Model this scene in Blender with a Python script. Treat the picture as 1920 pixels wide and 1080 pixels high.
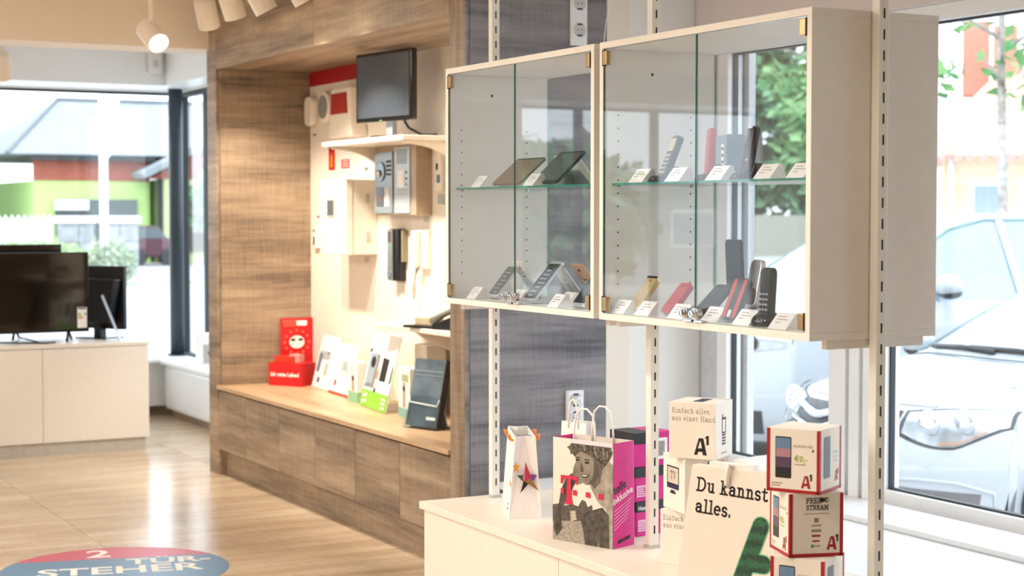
import bpy, math, random
from mathutils import Vector, Matrix
random.seed(7)
for o in list(bpy.data.objects): bpy.data.objects.remove(o)
SC = bpy.context.scene; COL = SC.collection
PI = math.pi
R = math.radians

# ------------------------------------------------------------------ camera, world, exposure
cd = bpy.data.cameras.new('camera'); cam = bpy.data.objects.new('camera', cd); COL.objects.link(cam)
cam.location = (0, 0, 1.5); cam.rotation_euler = (R(90 - 2.56), 0, R(-28.51))
cd.sensor_width = 36; cd.lens = 36 * 3130 / 1920; cd.clip_end = 400; cd.clip_start = .05
cd.dof.use_dof = True; cd.dof.focus_distance = 4.85; cd.dof.aperture_fstop = 4.5
SC.camera = cam
SC.view_settings.view_transform = 'Standard'; SC.view_settings.look = 'None'
SC.view_settings.gamma = 1; SC.view_settings.use_curve_mapping = False
SC.view_settings.exposure = 1.08
W = bpy.data.worlds.new('overcast_sky'); SC.world = W; W.use_nodes = True
bg = W.node_tree.nodes['Background']; bg.inputs['Color'].default_value = (.83, .915, 1.0, 1); bg.inputs['Strength'].default_value = 1.85
def light(name, kind, loc, energy, color, aim=None, size=.1, parent=None, **kw):
    d = bpy.data.lights.new(name, kind); d.energy = energy; d.color = color
    for k, v in kw.items(): setattr(d, k, v)
    o = bpy.data.objects.new(name, d); COL.objects.link(o); o.location = loc
    if aim is not None: o.rotation_euler = (Vector(aim) - Vector(loc)).to_track_quat('-Z', 'Y').to_euler()
    if parent: o.parent = parent
    return o
light('hazy_sun', 'SUN', (-10, -20, 30), .3, (1, .96, .9), aim=(-2, -2, 0), angle=R(12))
# added soft fill for the shop's unseen ceiling lamps, no fixture, left of view
light('ceiling_fill_light', 'AREA', (-1.6, 5.6, 2.68), 125, (1, .97, .92), aim=(-1.6, 5.6, 0), shape='RECTANGLE', size=.1, size_y=.1)
bpy.data.lights['ceiling_fill_light'].size = 3.0; bpy.data.lights['ceiling_fill_light'].size_y = 5.0

# ------------------------------------------------------------------ materials
def lin(c):
    if isinstance(c, str):
        c = tuple(int(c[i:i + 2], 16) / 255 for i in (0, 2, 4))
        c = tuple(x / 12.92 if x <= .04045 else ((x + .055) / 1.055) ** 2.4 for x in c)
    return (c[0], c[1], c[2], 1)
MATS = {}
def node(nt, t, **kw):
    n = nt.nodes.new(t)
    for k, v in kw.items(): setattr(n, k, v)
    return n
def mat(name, col, rough=.5, metal=0, var=.04, scale=30, bump=0, emit=None, estr=0, coat=0, spec=.5, col2=None, stretch=None):
    """principled with a fine procedural noise variation"""
    if name in MATS: return MATS[name]
    m = bpy.data.materials.new(name); m.use_nodes = True; nt = m.node_tree
    p = nt.nodes['Principled BSDF']; L = nt.links
    c = lin(col); c2 = lin(col2) if col2 else tuple(max(0, x * (1 - 2.5 * var)) for x in c[:3]) + (1,)
    tc = node(nt, 'ShaderNodeTexCoord'); mp = node(nt, 'ShaderNodeMapping')
    if stretch: mp.inputs['Scale'].default_value = stretch
    L.new(tc.outputs['Object'], mp.inputs['Vector'])
    nz = node(nt, 'ShaderNodeTexNoise'); nz.inputs['Scale'].default_value = scale; nz.inputs['Detail'].default_value = 4
    L.new(mp.outputs[0], nz.inputs['Vector'])
    rp = node(nt, 'ShaderNodeValToRGB'); rp.color_ramp.elements[0].position = .35; rp.color_ramp.elements[1].position = .65
    rp.color_ramp.elements[0].color = c2; rp.color_ramp.elements[1].color = c
    L.new(nz.outputs['Fac'], rp.inputs[0]); L.new(rp.outputs[0], p.inputs['Base Color'])
    p.inputs['Roughness'].default_value = rough; p.inputs['Metallic'].default_value = metal
    p.inputs['Specular IOR Level'].default_value = spec; p.inputs['Coat Weight'].default_value = coat
    if bump:
        b = node(nt, 'ShaderNodeBump'); b.inputs['Strength'].default_value = bump; b.inputs['Distance'].default_value = .002
        L.new(nz.outputs['Fac'], b.inputs['Height']); L.new(b.outputs[0], p.inputs['Normal'])
    if emit:
        p.inputs['Emission Color'].default_value = lin(emit); p.inputs['Emission Strength'].default_value = estr
    MATS[name] = m; return m
def wood(name, cols, axis, rough=.5, fine=60, band=9, spec=.4):
    """streaky oak, grain along axis 0/1/2, cross saw marks, offset per board"""
    if name in MATS: return MATS[name]
    m = bpy.data.materials.new(name); m.use_nodes = True; nt = m.node_tree; L = nt.links
    p = nt.nodes['Principled BSDF']
    tc = node(nt, 'ShaderNodeTexCoord'); oi = node(nt, 'ShaderNodeObjectInfo')
    ad = node(nt, 'ShaderNodeVectorMath', operation='ADD'); ml = node(nt, 'ShaderNodeMath', operation='MULTIPLY'); ml.inputs[1].default_value = 37
    L.new(oi.outputs['Random'], ml.inputs[0]); L.new(tc.outputs['Object'], ad.inputs[0]); L.new(ml.outputs[0], ad.inputs[1])
    def nz(sc_along, sc_across, det, rg=.6):
        mp = node(nt, 'ShaderNodeMapping'); s = [sc_across] * 3; s[axis] = sc_along; mp.inputs['Scale'].default_value = s
        L.new(ad.outputs[0], mp.inputs['Vector'])
        n = node(nt, 'ShaderNodeTexNoise'); n.inputs['Scale'].default_value = 1; n.inputs['Detail'].default_value = det; n.inputs['Roughness'].default_value = rg
        L.new(mp.outputs[0], n.inputs['Vector']); return n
    a = nz(.9, band, 5, .65); b = nz(fine * 2.2, 5, 2); c = nz(3, fine, 3)
    m1 = node(nt, 'ShaderNodeMath', operation='MULTIPLY_ADD'); m1.inputs[1].default_value = .25
    L.new(b.outputs[0], m1.inputs[0]); L.new(a.outputs[0], m1.inputs[2])
    m2 = node(nt, 'ShaderNodeMath', operation='MULTIPLY_ADD'); m2.inputs[1].default_value = .28
    L.new(c.outputs[0], m2.inputs[0]); L.new(m1.outputs[0], m2.inputs[2])
    rp = node(nt, 'ShaderNodeValToRGB'); els = rp.color_ramp.elements
    els[0].position = .56; els[0].color = lin(cols[0]); els[1].position = .98; els[1].color = lin(cols[2])
    e = els.new(.76); e.color = lin(cols[1])
    L.new(m2.outputs[0], rp.inputs[0]); L.new(rp.outputs[0], p.inputs['Base Color'])
    p.inputs['Roughness'].default_value = rough; p.inputs['Specular IOR Level'].default_value = spec
    bp = node(nt, 'ShaderNodeBump'); bp.inputs['Strength'].default_value = .15; bp.inputs['Distance'].default_value = .002
    L.new(m2.outputs[0], bp.inputs['Height']); L.new(bp.outputs[0], p.inputs['Normal'])
    MATS[name] = m; return m
def glass(name, tint, f0=.04):
    """thin pane: tinted transparency with Schlick reflection"""
    m = bpy.data.materials.new(name); m.use_nodes = True; nt = m.node_tree; L = nt.links
    nt.nodes.remove(nt.nodes['Principled BSDF']); out = nt.nodes['Material Output']
    g = node(nt, 'ShaderNodeNewGeometry'); d = node(nt, 'ShaderNodeVectorMath', operation='DOT_PRODUCT')
    L.new(g.outputs['Incoming'], d.inputs[0]); L.new(g.outputs['Normal'], d.inputs[1])
    ab = node(nt, 'ShaderNodeMath', operation='ABSOLUTE'); L.new(d.outputs['Value'], ab.inputs[0])
    s = node(nt, 'ShaderNodeMath', operation='SUBTRACT'); s.inputs[0].default_value = 1; L.new(ab.outputs[0], s.inputs[1])
    pw = node(nt, 'ShaderNodeMath', operation='POWER'); pw.inputs[1].default_value = 5; L.new(s.outputs[0], pw.inputs[0])
    fm = node(nt, 'ShaderNodeMath', operation='MULTIPLY_ADD'); fm.inputs[1].default_value = 1 - f0; fm.inputs[2].default_value = f0
    L.new(pw.outputs[0], fm.inputs[0])
    tr = node(nt, 'ShaderNodeBsdfTransparent'); tr.inputs[0].default_value = lin(tint)
    gl = node(nt, 'ShaderNodeBsdfGlossy'); gl.inputs['Roughness'].default_value = .0
    mx = node(nt, 'ShaderNodeMixShader'); L.new(fm.outputs[0], mx.inputs[0]); L.new(tr.outputs[0], mx.inputs[1]); L.new(gl.outputs[0], mx.inputs[2])
    L.new(mx.outputs[0], out.inputs['Surface']); MATS[name] = m; return m
OAK = ('6a5a4c', '98836d', 'b7a188')
OAK_COOL_LIT = ('57555a', '827f82', '9c989a')  # same oak for the end panel, greyed to carry the cool daylight on it
M_wy = wood('oak_grain_y', OAK, 1); M_wx = wood('oak_grain_x', OAK, 0); M_wz = wood('oak_grain_z', OAK, 2)
M_wg = wood('cool_lit_oak_grain_x', OAK_COOL_LIT, 0)
M_floor = wood('floor_oak', ('b39a7e', 'd0b89b', 'e4d2b9'), 0, rough=.2, fine=40, band=7, spec=.75)
M_wall = mat('wall_paint', 'f1eeea', .8, var=.006); M_beige = mat('beige_paint', 'f0e6d8', .8, var=.006); M_ceil = mat('ceiling_paint', 'f1ece4', .85, var=.006)
M_white = mat('white_laminate', 'f3eee6', .38, var=.01); M_cream = mat('cream_laminate', 'f2e8da', .42, var=.01)
M_cab = mat('cabinet_laminate', 'f1ebe3', .45, var=.012)
M_frame = mat('white_plastic_frame', 'f2f4f6', .35, var=.01); M_grey = mat('grey_plinth', 'c9c5bd', .45)
M_post = mat('painted_steel_post', 'f1ece2', .4, var=.01); M_slot = mat('dark_slot', '1c1c1e', .8)
M_black = mat('black_plastic', '0d0d0f', .35); M_gblack = mat('gloss_black', '050507', .08, coat=.3)
M_scr = mat('monitor_screen', '3c434c', .25); M_dark = mat('dark_column_paint', '33404a', .4); M_gask = mat('dark_gasket', '2f363a', .5)
M_red = mat('red_gloss', 'd3161c', .35); M_rband = mat('dark_red_print', 'b8101f', .5); M_chrome = mat('chrome', 'd8d8da', .12, 1); M_brass = mat('brass_clip', 'c3a57a', .25, 1)
M_steel = mat('brushed_steel', 'a9b5b9', .35, .7, stretch=(1, 1, 20)); M_paper = mat('white_paper', 'f7f4f0', .7, var=.01)
M_ink = mat('black_ink', '15130f', .6); M_gink = mat('grey_ink', '8a7d70', .6); M_navy = mat('navy_ink', '1d2145', .6)
M_pane = glass('window_glass', 'fdfefe'); M_door = glass('display_glass', 'fbfcfd', .055); M_shelf = glass('shelf_glass', 'f2fbf8', .05)
M_gedge = mat('glass_edge_green', '2f8f78', .15, var=.1); M_gedged = mat('glass_edge_dark', '123c38', .15, var=.1)
M_acryl = glass('clear_acrylic', 'f3f8fa', .06)
M_plas = mat('plaster', 'd3d5d6', .9, bump=.4, scale=80, var=.06)
M_lamp = mat('lamp_white', 'f0e6d8', .4, var=.01); M_lens = mat('lamp_lens', 'ffffff', .3, emit='fff0d8', estr=14)
M_mag = mat('magenta_card', 'd8148a', .4); M_blackcard = mat('black_card', '141217', .4)
M_redcard = mat('red_card', 'b3121d', .4); M_creamcard = mat('cream_card', 'f4ebdf', .5, var=.01); M_whitecard = mat('white_card', 'f8f7f8', .45, var=.01)

# ------------------------------------------------------------------ mesh builder
class MB:
    def __init__(s): s.v = []; s.f = []; s.m = []
    def add(s, vs, fs, mi=0):
        b = len(s.v); s.v += [tuple(v) for v in vs]; s.f += [tuple(b + i for i in f) for f in fs]; s.m += [mi] * len(fs); return s
    def box(s, x0, x1, y0, y1, z0, z1, mi=0):
        x0, x1 = sorted((x0, x1)); y0, y1 = sorted((y0, y1)); z0, z1 = sorted((z0, z1))
        vs = [(x, y, z) for z in (z0, z1) for y in (y0, y1) for x in (x0, x1)]
        return s.add(vs, [(0, 2, 3, 1), (4, 5, 7, 6), (0, 1, 5, 4), (2, 6, 7, 3), (0, 4, 6, 2), (1, 3, 7, 5)], mi)
    def quad(s, pts, mi=0): return s.add(pts, [tuple(range(len(pts)))], mi)
    def prism(s, poly, O, U, V, N, t, mi=0):
        """poly in (u,v) at O, extruded by t along N"""
        O, U, V, N = map(Vector, (O, U, V, N)); n = len(poly)
        a = [O + U * u + V * v for u, v in poly]; b = [p + N * t for p in a]
        flip = U.cross(V).dot(N) * t < 0
        ar = sum(poly[i][0] * poly[(i + 1) % n][1] - poly[(i + 1) % n][0] * poly[i][1] for i in range(n)) < 0
        fs = [tuple(reversed(range(n))), tuple(range(n, 2 * n))] + [(i, (i + 1) % n, n + (i + 1) % n, n + i) for i in range(n)]
        if flip != ar: fs = [tuple(reversed(f)) for f in fs]
        return s.add(a + b, fs, mi)
    def tube(s, pts, r, n=8, mi=0, caps=True):
        pts = [Vector(p) for p in pts]; rs = r if isinstance(r, (list, tuple)) else [r] * len(pts); vs = []; fs = []
        prev = None
        for i, p in enumerate(pts):
            d = (pts[min(i + 1, len(pts) - 1)] - pts[max(i - 1, 0)]).normalized()
            u = d.orthogonal().normalized() if prev is None else (prev - d * prev.dot(d)).normalized()
            prev = u; w = d.cross(u)
            vs += [p + (u * math.cos(2 * PI * k / n) + w * math.sin(2 * PI * k / n)) * rs[i] for k in range(n)]
        for i in range(len(pts) - 1):
            for k in range(n): fs.append((i * n + k, i * n + (k + 1) % n, (i + 1) * n + (k + 1) % n, (i + 1) * n + k))
        if caps: fs += [tuple(reversed(range(n))), tuple(range((len(pts) - 1) * n, len(pts) * n))]
        return s.add(vs, fs, mi)
    def cyl(s, a, b, r, r2=None, n=24, mi=0): return s.tube([a, b], [r, r if r2 is None else r2], n, mi)
    def ell(s, c, rx, ry, rz, n=16, m=8, mi=0):
        vs = []; fs = []
        for j in range(m + 1):
            t = PI * j / m
            for i in range(n):
                p = 2 * PI * i / n; vs.append((c[0] + rx * math.sin(t) * math.cos(p), c[1] + ry * math.sin(t) * math.sin(p), c[2] + rz * math.cos(t)))
        for j in range(m):
            for i in range(n): fs.append((j * n + i, (j + 1) * n + i, (j + 1) * n + (i + 1) % n, j * n + (i + 1) % n))
        return s.add(vs, fs, mi)
    def xf(s, M): s.v = [tuple(M @ Vector(v)) for v in s.v]; return s
def rrect(w, h, r, n=4, cx=0, cy=0):
    out = []
    for (sx, sy, a0) in ((1, 1, 0), (-1, 1, 90), (-1, -1, 180), (1, -1, 270)):
        for k in range(n + 1):
            a = R(a0 + 90 * k / n); out.append((cx + sx * (w / 2 - r) + r * math.cos(a), cy + sy * (h / 2 - r) + r * math.sin(a)))
    return out
def circ(r, n=20, cx=0, cy=0, ry=None): return [(cx + r * math.cos(2 * PI * k / n), cy + (ry or r) * math.sin(2 * PI * k / n)) for k in range(n)]
def obj(name, mb, mats, parent=None, smooth=False, bevel=0, sub=0):
    me = bpy.data.meshes.new(name); me.from_pydata(mb.v, [], mb.f)
    ms = mats if isinstance(mats, (list, tuple)) else [mats]
    for m in ms: me.materials.append(m)
    if len(ms) > 1: me.polygons.foreach_set('material_index', mb.m)
    if smooth: me.polygons.foreach_set('use_smooth', [True] * len(me.polygons))
    me.update(); o = bpy.data.objects.new(name, me); COL.objects.link(o)
    if parent: o.parent = parent
    if bevel:
        b = o.modifiers.new('bevel', 'BEVEL'); b.width = bevel; b.segments = 2; b.limit_method = 'ANGLE'; b.angle_limit = R(40)
    if sub:
        b = o.modifiers.new('sub', 'SUBSURF'); b.levels = sub; b.render_levels = sub
    return o
def B(*a): return MB().box(*a)
def tag(o, label, cat, group=None):
    o['label'] = label; o['category'] = cat
    if group: o['group'] = group
    return o
def thing(name, label, cat, loc=(0, 0, 0), rz=0, group=None):
    o = bpy.data.objects.new(name, None); COL.objects.link(o); o.empty_display_size = .05
    o.location = loc; o.rotation_euler = (0, 0, rz); return tag(o, label, cat, group)
def struct(name, mb, m, **kw):
    o = obj(name, mb, m, **kw); o['kind'] = 'structure'; return o
def dup(root, loc=None, rz=None, label=None):
    def cp(o, par):
        c = o.copy(); COL.objects.link(c); c.parent = par
        for ch in list(o.children): cp(ch, c)
        return c
    r = cp(root, None)
    if loc is not None: r.location = loc
    if rz is not None: r.rotation_euler = (0, 0, rz)
    if label: r['label'] = label
    return r

# ------------------------------------------------------------------ lettering
def sans(s, size, off=0.0):
    c = bpy.data.curves.new('t', 'FONT'); c.body = s; c.size = size; c.offset = off; c.fill_mode = 'FRONT'; c.resolution_u = 3
    o = bpy.data.objects.new('t', c); COL.objects.link(o)
    dg = bpy.context.evaluated_depsgraph_get(); me = o.evaluated_get(dg).to_mesh()
    vs = [(v.co.x, v.co.y) for v in me.vertices]; fs = [tuple(p.vertices) for p in me.polygons]
    o.evaluated_get(dg).to_mesh_clear(); bpy.data.objects.remove(o); bpy.data.curves.remove(c)
    return vs, fs
def arc(cx, cy, rx, ry, a0, a1, n=10): return [(cx + rx * math.cos(R(a0 + (a1 - a0) * k / n)), cy + ry * math.sin(R(a0 + (a1 - a0) * k / n))) for k in range(n + 1)]
X = .66
SL = {  # slab-serif strokes: (advance, [polylines])
 'E': (.72, [[(.14, 0), (.14, 1)], [(0, 0), (.6, 0), (.6, .22)], [(0, 1), (.58, 1), (.58, .8)], [(.14, .52), (.42, .52)], [(.42, .42), (.42, .62)]]),
 'F': (.68, [[(.14, 0), (.14, 1)], [(0, 0), (.3, 0)], [(0, 1), (.58, 1), (.58, .8)], [(.14, .52), (.42, .52)], [(.42, .42), (.42, .62)]]),
 'H': (.9, [[(.14, 0), (.14, 1)], [(.66, 0), (.66, 1)], [(.14, .5), (.66, .5)], [(0, 0), (.28, 0)], [(0, 1), (.28, 1)], [(.52, 0), (.8, 0)], [(.52, 1), (.8, 1)]]),
 'D': (.86, [[(.14, 0), (.14, 1)], [(0, 1), (.36, 1)] + arc(.36, .5, .38, .5, 90, -90) + [(0, 0)]]),
 'T': (.74, [[(.34, 0), (.34, 1)], [(.2, 0), (.48, 0)], [(0, .78), (0, 1), (.68, 1), (.68, .78)]]),
 'V': (.8, [[(.1, 1), (.38, 0), (.66, 1)], [(0, 1), (.24, 1)], [(.54, 1), (.76, 1)]]),
 'R': (.8, [[(.14, 0), (.14, 1)], [(0, 1), (.36, 1)] + arc(.36, .75, .26, .25, 90, -90) + [(.14, .5)], [(0, 0), (.28, 0)], [(.36, .5), (.62, 0), (.74, 0)]]),
 'S': (.66, [arc(.29, .74, .25, .26, 20, 270) + arc(.29, .25, .27, .25, 90, -160)]),
 'A': (.84, [[(.1, 0), (.39, 1), (.68, 0)], [(.2, .32), (.58, .32)], [(0, 0), (.22, 0)], [(.56, 0), (.78, 0)]]),
 'M': (1.0, [[(.14, 0), (.14, 1), (.45, .3), (.76, 1), (.76, 0)], [(0, 0), (.28, 0)], [(.62, 0), (.9, 0)], [(0, 1), (.16, 1)], [(.74, 1), (.9, 1)]]),
 'i': (.36, [[(.17, 0), (.17, X), (.03, X)], [(0, 0), (.32, 0)], [(.17, .86), (.17, 1)]]),
 'l': (.36, [[(.17, 0), (.17, 1), (.03, 1)], [(0, 0), (.32, 0)]]),
 'n': (.68, [[(.14, 0), (.14, X), (.02, X)], arc(.31, .42, .17, .24, 180, 0) + [(.48, 0)], [(0, 0), (.27, 0)], [(.36, 0), (.62, 0)]]),
 'h': (.68, [[(.14, 0), (.14, 1), (.02, 1)], arc(.31, .42, .17, .24, 180, 0) + [(.48, 0)], [(0, 0), (.27, 0)], [(.36, 0), (.62, 0)]]),
 'u': (.68, [[(.02, X), (.14, X)] + [(.14, .24)] + arc(.31, .22, .17, .22, 180, 360) + [(.48, X), (.38, X)], [(.48, .2), (.48, 0), (.6, 0)]]),
 'r': (.5, [[(.14, 0), (.14, X), (.02, X)], arc(.34, .42, .2, .24, 180, 60), [(0, 0), (.3, 0)]]),
 'f': (.46, [[(.16, 0), (.16, .8)] + arc(.32, .82, .16, .18, 180, 50), [(.02, X), (.36, X)], [(.02, 0), (.32, 0)]]),
 't': (.46, [[(.17, .9), (.17, .2)] + arc(.33, .18, .16, .18, 180, 320), [(.02, X), (.38, X)]]),
 'k': (.68, [[(.14, 0), (.14, 1), (.02, 1)], [(.14, .3), (.46, X)], [(.26, .42), (.5, 0)], [(0, 0), (.27, 0)], [(.4, 0), (.62, 0)], [(.36, X), (.58, X)]]),
 'a': (.62, [arc(.24, .46, .2, .2, 160, 0) + [(.44, .08), (.44, 0), (.56, 0)], arc(.24, .19, .2, .19, 60, 300) + [(.44, .2)], [(.24, .38), (.44, .38)]]),
 'c': (.56, [arc(.28, .33, .25, .33, 50, 310)]),
 'e': (.6, [[(.04, .36), (.5, .36)] + arc(.27, .33, .24, .33, 8, 310)]),
 's': (.5, [arc(.22, .49, .18, .17, 25, 270) + arc(.22, .16, .19, .17, 90, -155)]),
 'd': (.68, [[(.36, 1), (.48, 1), (.48, 0), (.6, 0)], arc(.27, .33, .22, .33, 30, 330)]),
 '.': (.26, [[(.08, 0), (.08, .12)]]), ' ': (.3, []),
}
def slab(s, size, w=.1, gap=.12):
    vs = []; fs = []; x = 0
    for ch in s:
        adv, lines = SL[ch]
        for ln in lines:
            for (a, b) in zip(ln, ln[1:]):
                d = Vector((b[0] - a[0], b[1] - a[1]));
                if d.length < 1e-6: continue
                d.normalize(); n = Vector((-d.y, d.x)) * w / 2; e = d * w / 2
                k = len(vs); A = Vector(a) - e; Bb = Vector(b) + e
                for p in (A + n, A - n, Bb - n, Bb + n): vs.append(((x + p.x) * size, p.y * size))
                fs.append((k, k + 1, k + 2, k + 3))
        x += adv + gap
    return vs, fs
def put2d(mb, geo, O, U, V, mi=0):
    O, U, V = Vector(O), Vector(U), Vector(V); vs, fs = geo
    mb.add([O + U * a + V * b for a, b in vs], fs, mi); return mb
def poly2d(mb, poly, O, U, V, mi=0): return put2d(mb, (poly, [tuple(range(len(poly)))]), O, U, V, mi)

# ------------------------------------------------------------------ the room
fl = struct('floor', B(-5, 3.85, -3, 12.5, -.12, -.006).box(3.851, 4.2, -3, 6.2, -.12, -.006), mat('floor_grout', 'a08a70', .7))
tile_cache = {}
nt_ = 0
for j in range(-20, 8):
    for i in range(-6, 3):
        x0 = max(1.945 + i * 1.2, -5); x1 = min(1.945 + (i + 1) * 1.2, 3.85); y0 = max(8.58 + j * .6, -3); y1 = min(8.58 + (j + 1) * .6, 12.5)
        if x1 - x0 < .02 or y1 - y0 < .02: continue
        if y0 < 1.7: continue
        key = (round(x1 - x0, 3), round(y1 - y0, 3))
        if key not in tile_cache:
            o = obj('plank', B(0.0012, key[0] - .0012, .0012, key[1] - .0012, -.006, 0), M_floor, fl); tile_cache[key] = o.data
        else:
            o = bpy.data.objects.new('plank', tile_cache[key]); COL.objects.link(o); o.parent = fl
        o.location = (x0, y0, 0)
struct('floor_entry', B(-5, 3.85, -3, 1.68, -.006, 0), M_floor)
struct('ceiling', B(-5.2, 4.36, -3.2, 12.7, 2.72, 2.9), M_ceil)
struct('wall_left', B(-5.2, -5, -3.2, 12.7, -.1, 2.72), M_wall)
struct('wall_back', B(-5, 4.3, -3.2, -3, -.1, 2.72), M_wall)
m = MB()
for a in [(6.3, 9.5, 0, 2.72), (9.5, 12.5, 0, .40), (9.5, 12.5, 2.42, 2.72)]: m.box(3.85, 4.0, a[0], a[1], a[2], a[3])
for a in [(-3, 2.2, 0, 2.72), (2.2, 6.04, 0, .40), (2.2, 6.04, 2.25, 2.72), (4.885, 5.06, .4, 2.25)]: m.box(4.2, 4.34, a[0], a[1], a[2], a[3])
m.box(3.85, 4.34, 6.04, 6.3, 0, 2.72)
struct('wall_right', m, M_wall)
struct('wall_right_reveal', B(4.3, 4.335, 5.80, 6.05, -.3, 2.6), M_plas)
m = MB(); m.box(-5, 4.0, 12.5, 12.65, -.3, .40); m.box(-5, 4.0, 12.5, 12.65, 2.42, 2.72); m.box(-5, -4.4, 12.5, 12.65, .4, 2.42); m.box(-1.9, 1.2, 12.5, 12.65, .4, 2.42)
struct('wall_far', m, M_wall)
struct('trim_1', B(-5, 3.84, 9.3, 9.62, 2.44, 2.72), M_beige)          # dropped beam
struct('trim_2', B(-5, 3.84, 11.95, 12.5, 2.43, 2.72), M_frame)        # blind box over far window
struct('trim_3', B(3.61, 3.84, 9.62, 11.95, 2.43, 2.72), M_frame)
struct('trim_4', B(4.185, 4.2, 2.2, 6.03, 2.25, 2.72), mat('pinkish_panel', 'dcd3d1', .6, var=.006))
def window(name, axis, at, a0, a1, z0, z1, fr=.06, mull=(), mf=None, fmat=None, th=.08, dark=True):
    """frame with pane(s); axis 'x': lies in plane X=at and runs along Y"""
    def bx(mb, p0, p1, q0, q1, d0, d1, mi=0):
        return mb.box(at + d0, at + d1, p0, p1, q0, q1, mi) if axis == 'x' else mb.box(p0, p1, at + d0, at + d1, q0, q1, mi)
    m = MB(); t = th / 2
    bx(m, a0, a0 + fr, z0, z1, -t, t); bx(m, a1 - fr, a1, z0, z1, -t, t); bx(m, a0 + fr, a1 - fr, z0, z0 + fr, -t, t); bx(m, a0 + fr, a1 - fr, z1 - fr, z1, -t, t)
    o = struct(name, m, fmat or M_frame, bevel=.004)
    if dark:
        g = MB(); s = .007; i0, i1, k0, k1 = a0 + fr, a1 - fr, z0 + fr, z1 - fr
        bx(g, i0, i0 + s, k0, k1, -.012, .012); bx(g, i1 - s, i1, k0, k1, -.012, .012); bx(g, i0 + s, i1 - s, k0, k0 + s, -.012, .012); bx(g, i0 + s, i1 - s, k1 - s, k1, -.012, .012)
        obj('gasket', g, M_gask, o)
    for c in mull: obj('mullion', bx(MB(), c - .035, c + .035, z0 + fr, z1 - fr, -t, t), mf or M_gask, o)
    edges = [a0 + fr] + list(mull) + [a1 - fr]
    for p, q in zip(edges, edges[1:]): obj('pane', bx(MB(), p, q, z0 + fr, z1 - fr, -.003, .003), M_pane, o)
    return o
window('window_1', 'y', 12.56, 1.2, 3.86, .40, 2.42, fr=.02, fmat=M_gask, th=.05, dark=False)
window('window_5', 'y', 12.56, -4.4, -1.9, .40, 2.42, fr=.02, mull=(-3.28, -2.49), fmat=M_gask, th=.05, dark=False)
window('window_2', 'x', 3.92, 9.5, 12.50, .40, 2.42, fr=.035, mull=(11.9,), fmat=M_gask, th=.06, dark=False)
window('window_3', 'x', 4.25, 5.06, 5.90, .40, 2.25, fr=.07)
window('window_4', 'x', 4.25, 2.2, 4.885, .40, 2.25, fr=.06)
obj('window_strip', B(4.22, 4.29, 5.90, 6.03, .4, 2.25), mat('frame_shade_strip', 'cdd3da', .4)).__setitem__('kind', 'structure')  # grey tone stands for the shading between wall and window frame
m = MB()
for y0, y1 in ((4.83, 4.90), (4.92, 4.98), (5.0, 5.10)): m.box(4.17, 4.205, y0, y1, .40, 2.25)
struct('trim_5', m, M_frame, bevel=.004)
# steel corner column
t = thing('steel_column', 'round dark blue-grey steel column in the glazed far corner', 'column', (3.78, 12.25, .43))
obj('shaft', MB().cyl((0, 0, 0), (0, 0, 2.0), .053, n=32), M_dark, t, smooth=True)
obj('base_plate', MB().cyl((0, 0, 0), (0, 0, .012), .075, n=32), M_gask, t)
# window ledges
t = thing('window_ledge', 'white ledge bench under the far glazing behind the sideboard', 'ledge', (0, 0, 0))
obj('top_board', B(-4.9, 3.84, 12.02, 12.5, .40, .43), M_frame, t, bevel=.006); obj('front_panel', B(-4.9, 3.66, 12.1, 12.5, .07, .40), M_frame, t, bevel=.01); obj('base', B(-4.9, 3.7, 12.16, 12.5, 0, .07), M_wy, t)
t = thing('corner_ledge', 'white rounded ledge bench along the side glazing left of the oak alcove', 'ledge', (0, 0, 0))
obj('top_board', B(3.57, 3.84, 9.5, 12.0, .39, .43), M_frame, t, bevel=.01); obj('front_panel', B(3.60, 3.84, 9.5, 12.0, .06, .39), M_frame, t, bevel=.03); obj('base', B(3.66, 3.84, 9.5, 12.0, 0, .06), M_wy, t)
t = thing('window_sill_bench', 'low white display bench below the right-hand shop windows', 'ledge', (0, 0, 0))
obj('top_board', B(3.2, 4.17, 1.2, 6.0, .37, .40), M_frame, t, bevel=.003)
obj('sill_board', B(3.9, 4.17, 1.4, 5.95, .40, .42), M_frame, t, bevel=.004)
for k in range(8): obj('front_panel', B(3.24, 4.1, 1.25 + k * .58, 1.82 + k * .58, 0.04, .37), M_white, t, bevel=.003)
# alarm sensor
t = thing('motion_sensor', 'small white alarm sensor on the blind box above the far window', 'sensor', (3.53, 11.95, 2.6))
obj('housing', MB().prism(rrect(.10, .17, .02), (0, 0, 0), (1, 0, 0), (0, 0, 1), (0, -1, 0), .05), M_frame, t, bevel=.008); obj('lens', MB().prism(rrect(.035, .05, .01), (0, -.05, -.02), (1, 0, 0), (0, 0, 1), (0, -1, 0), .006), mat('sensor_lens', 'cfd6da', .3), t)

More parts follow.
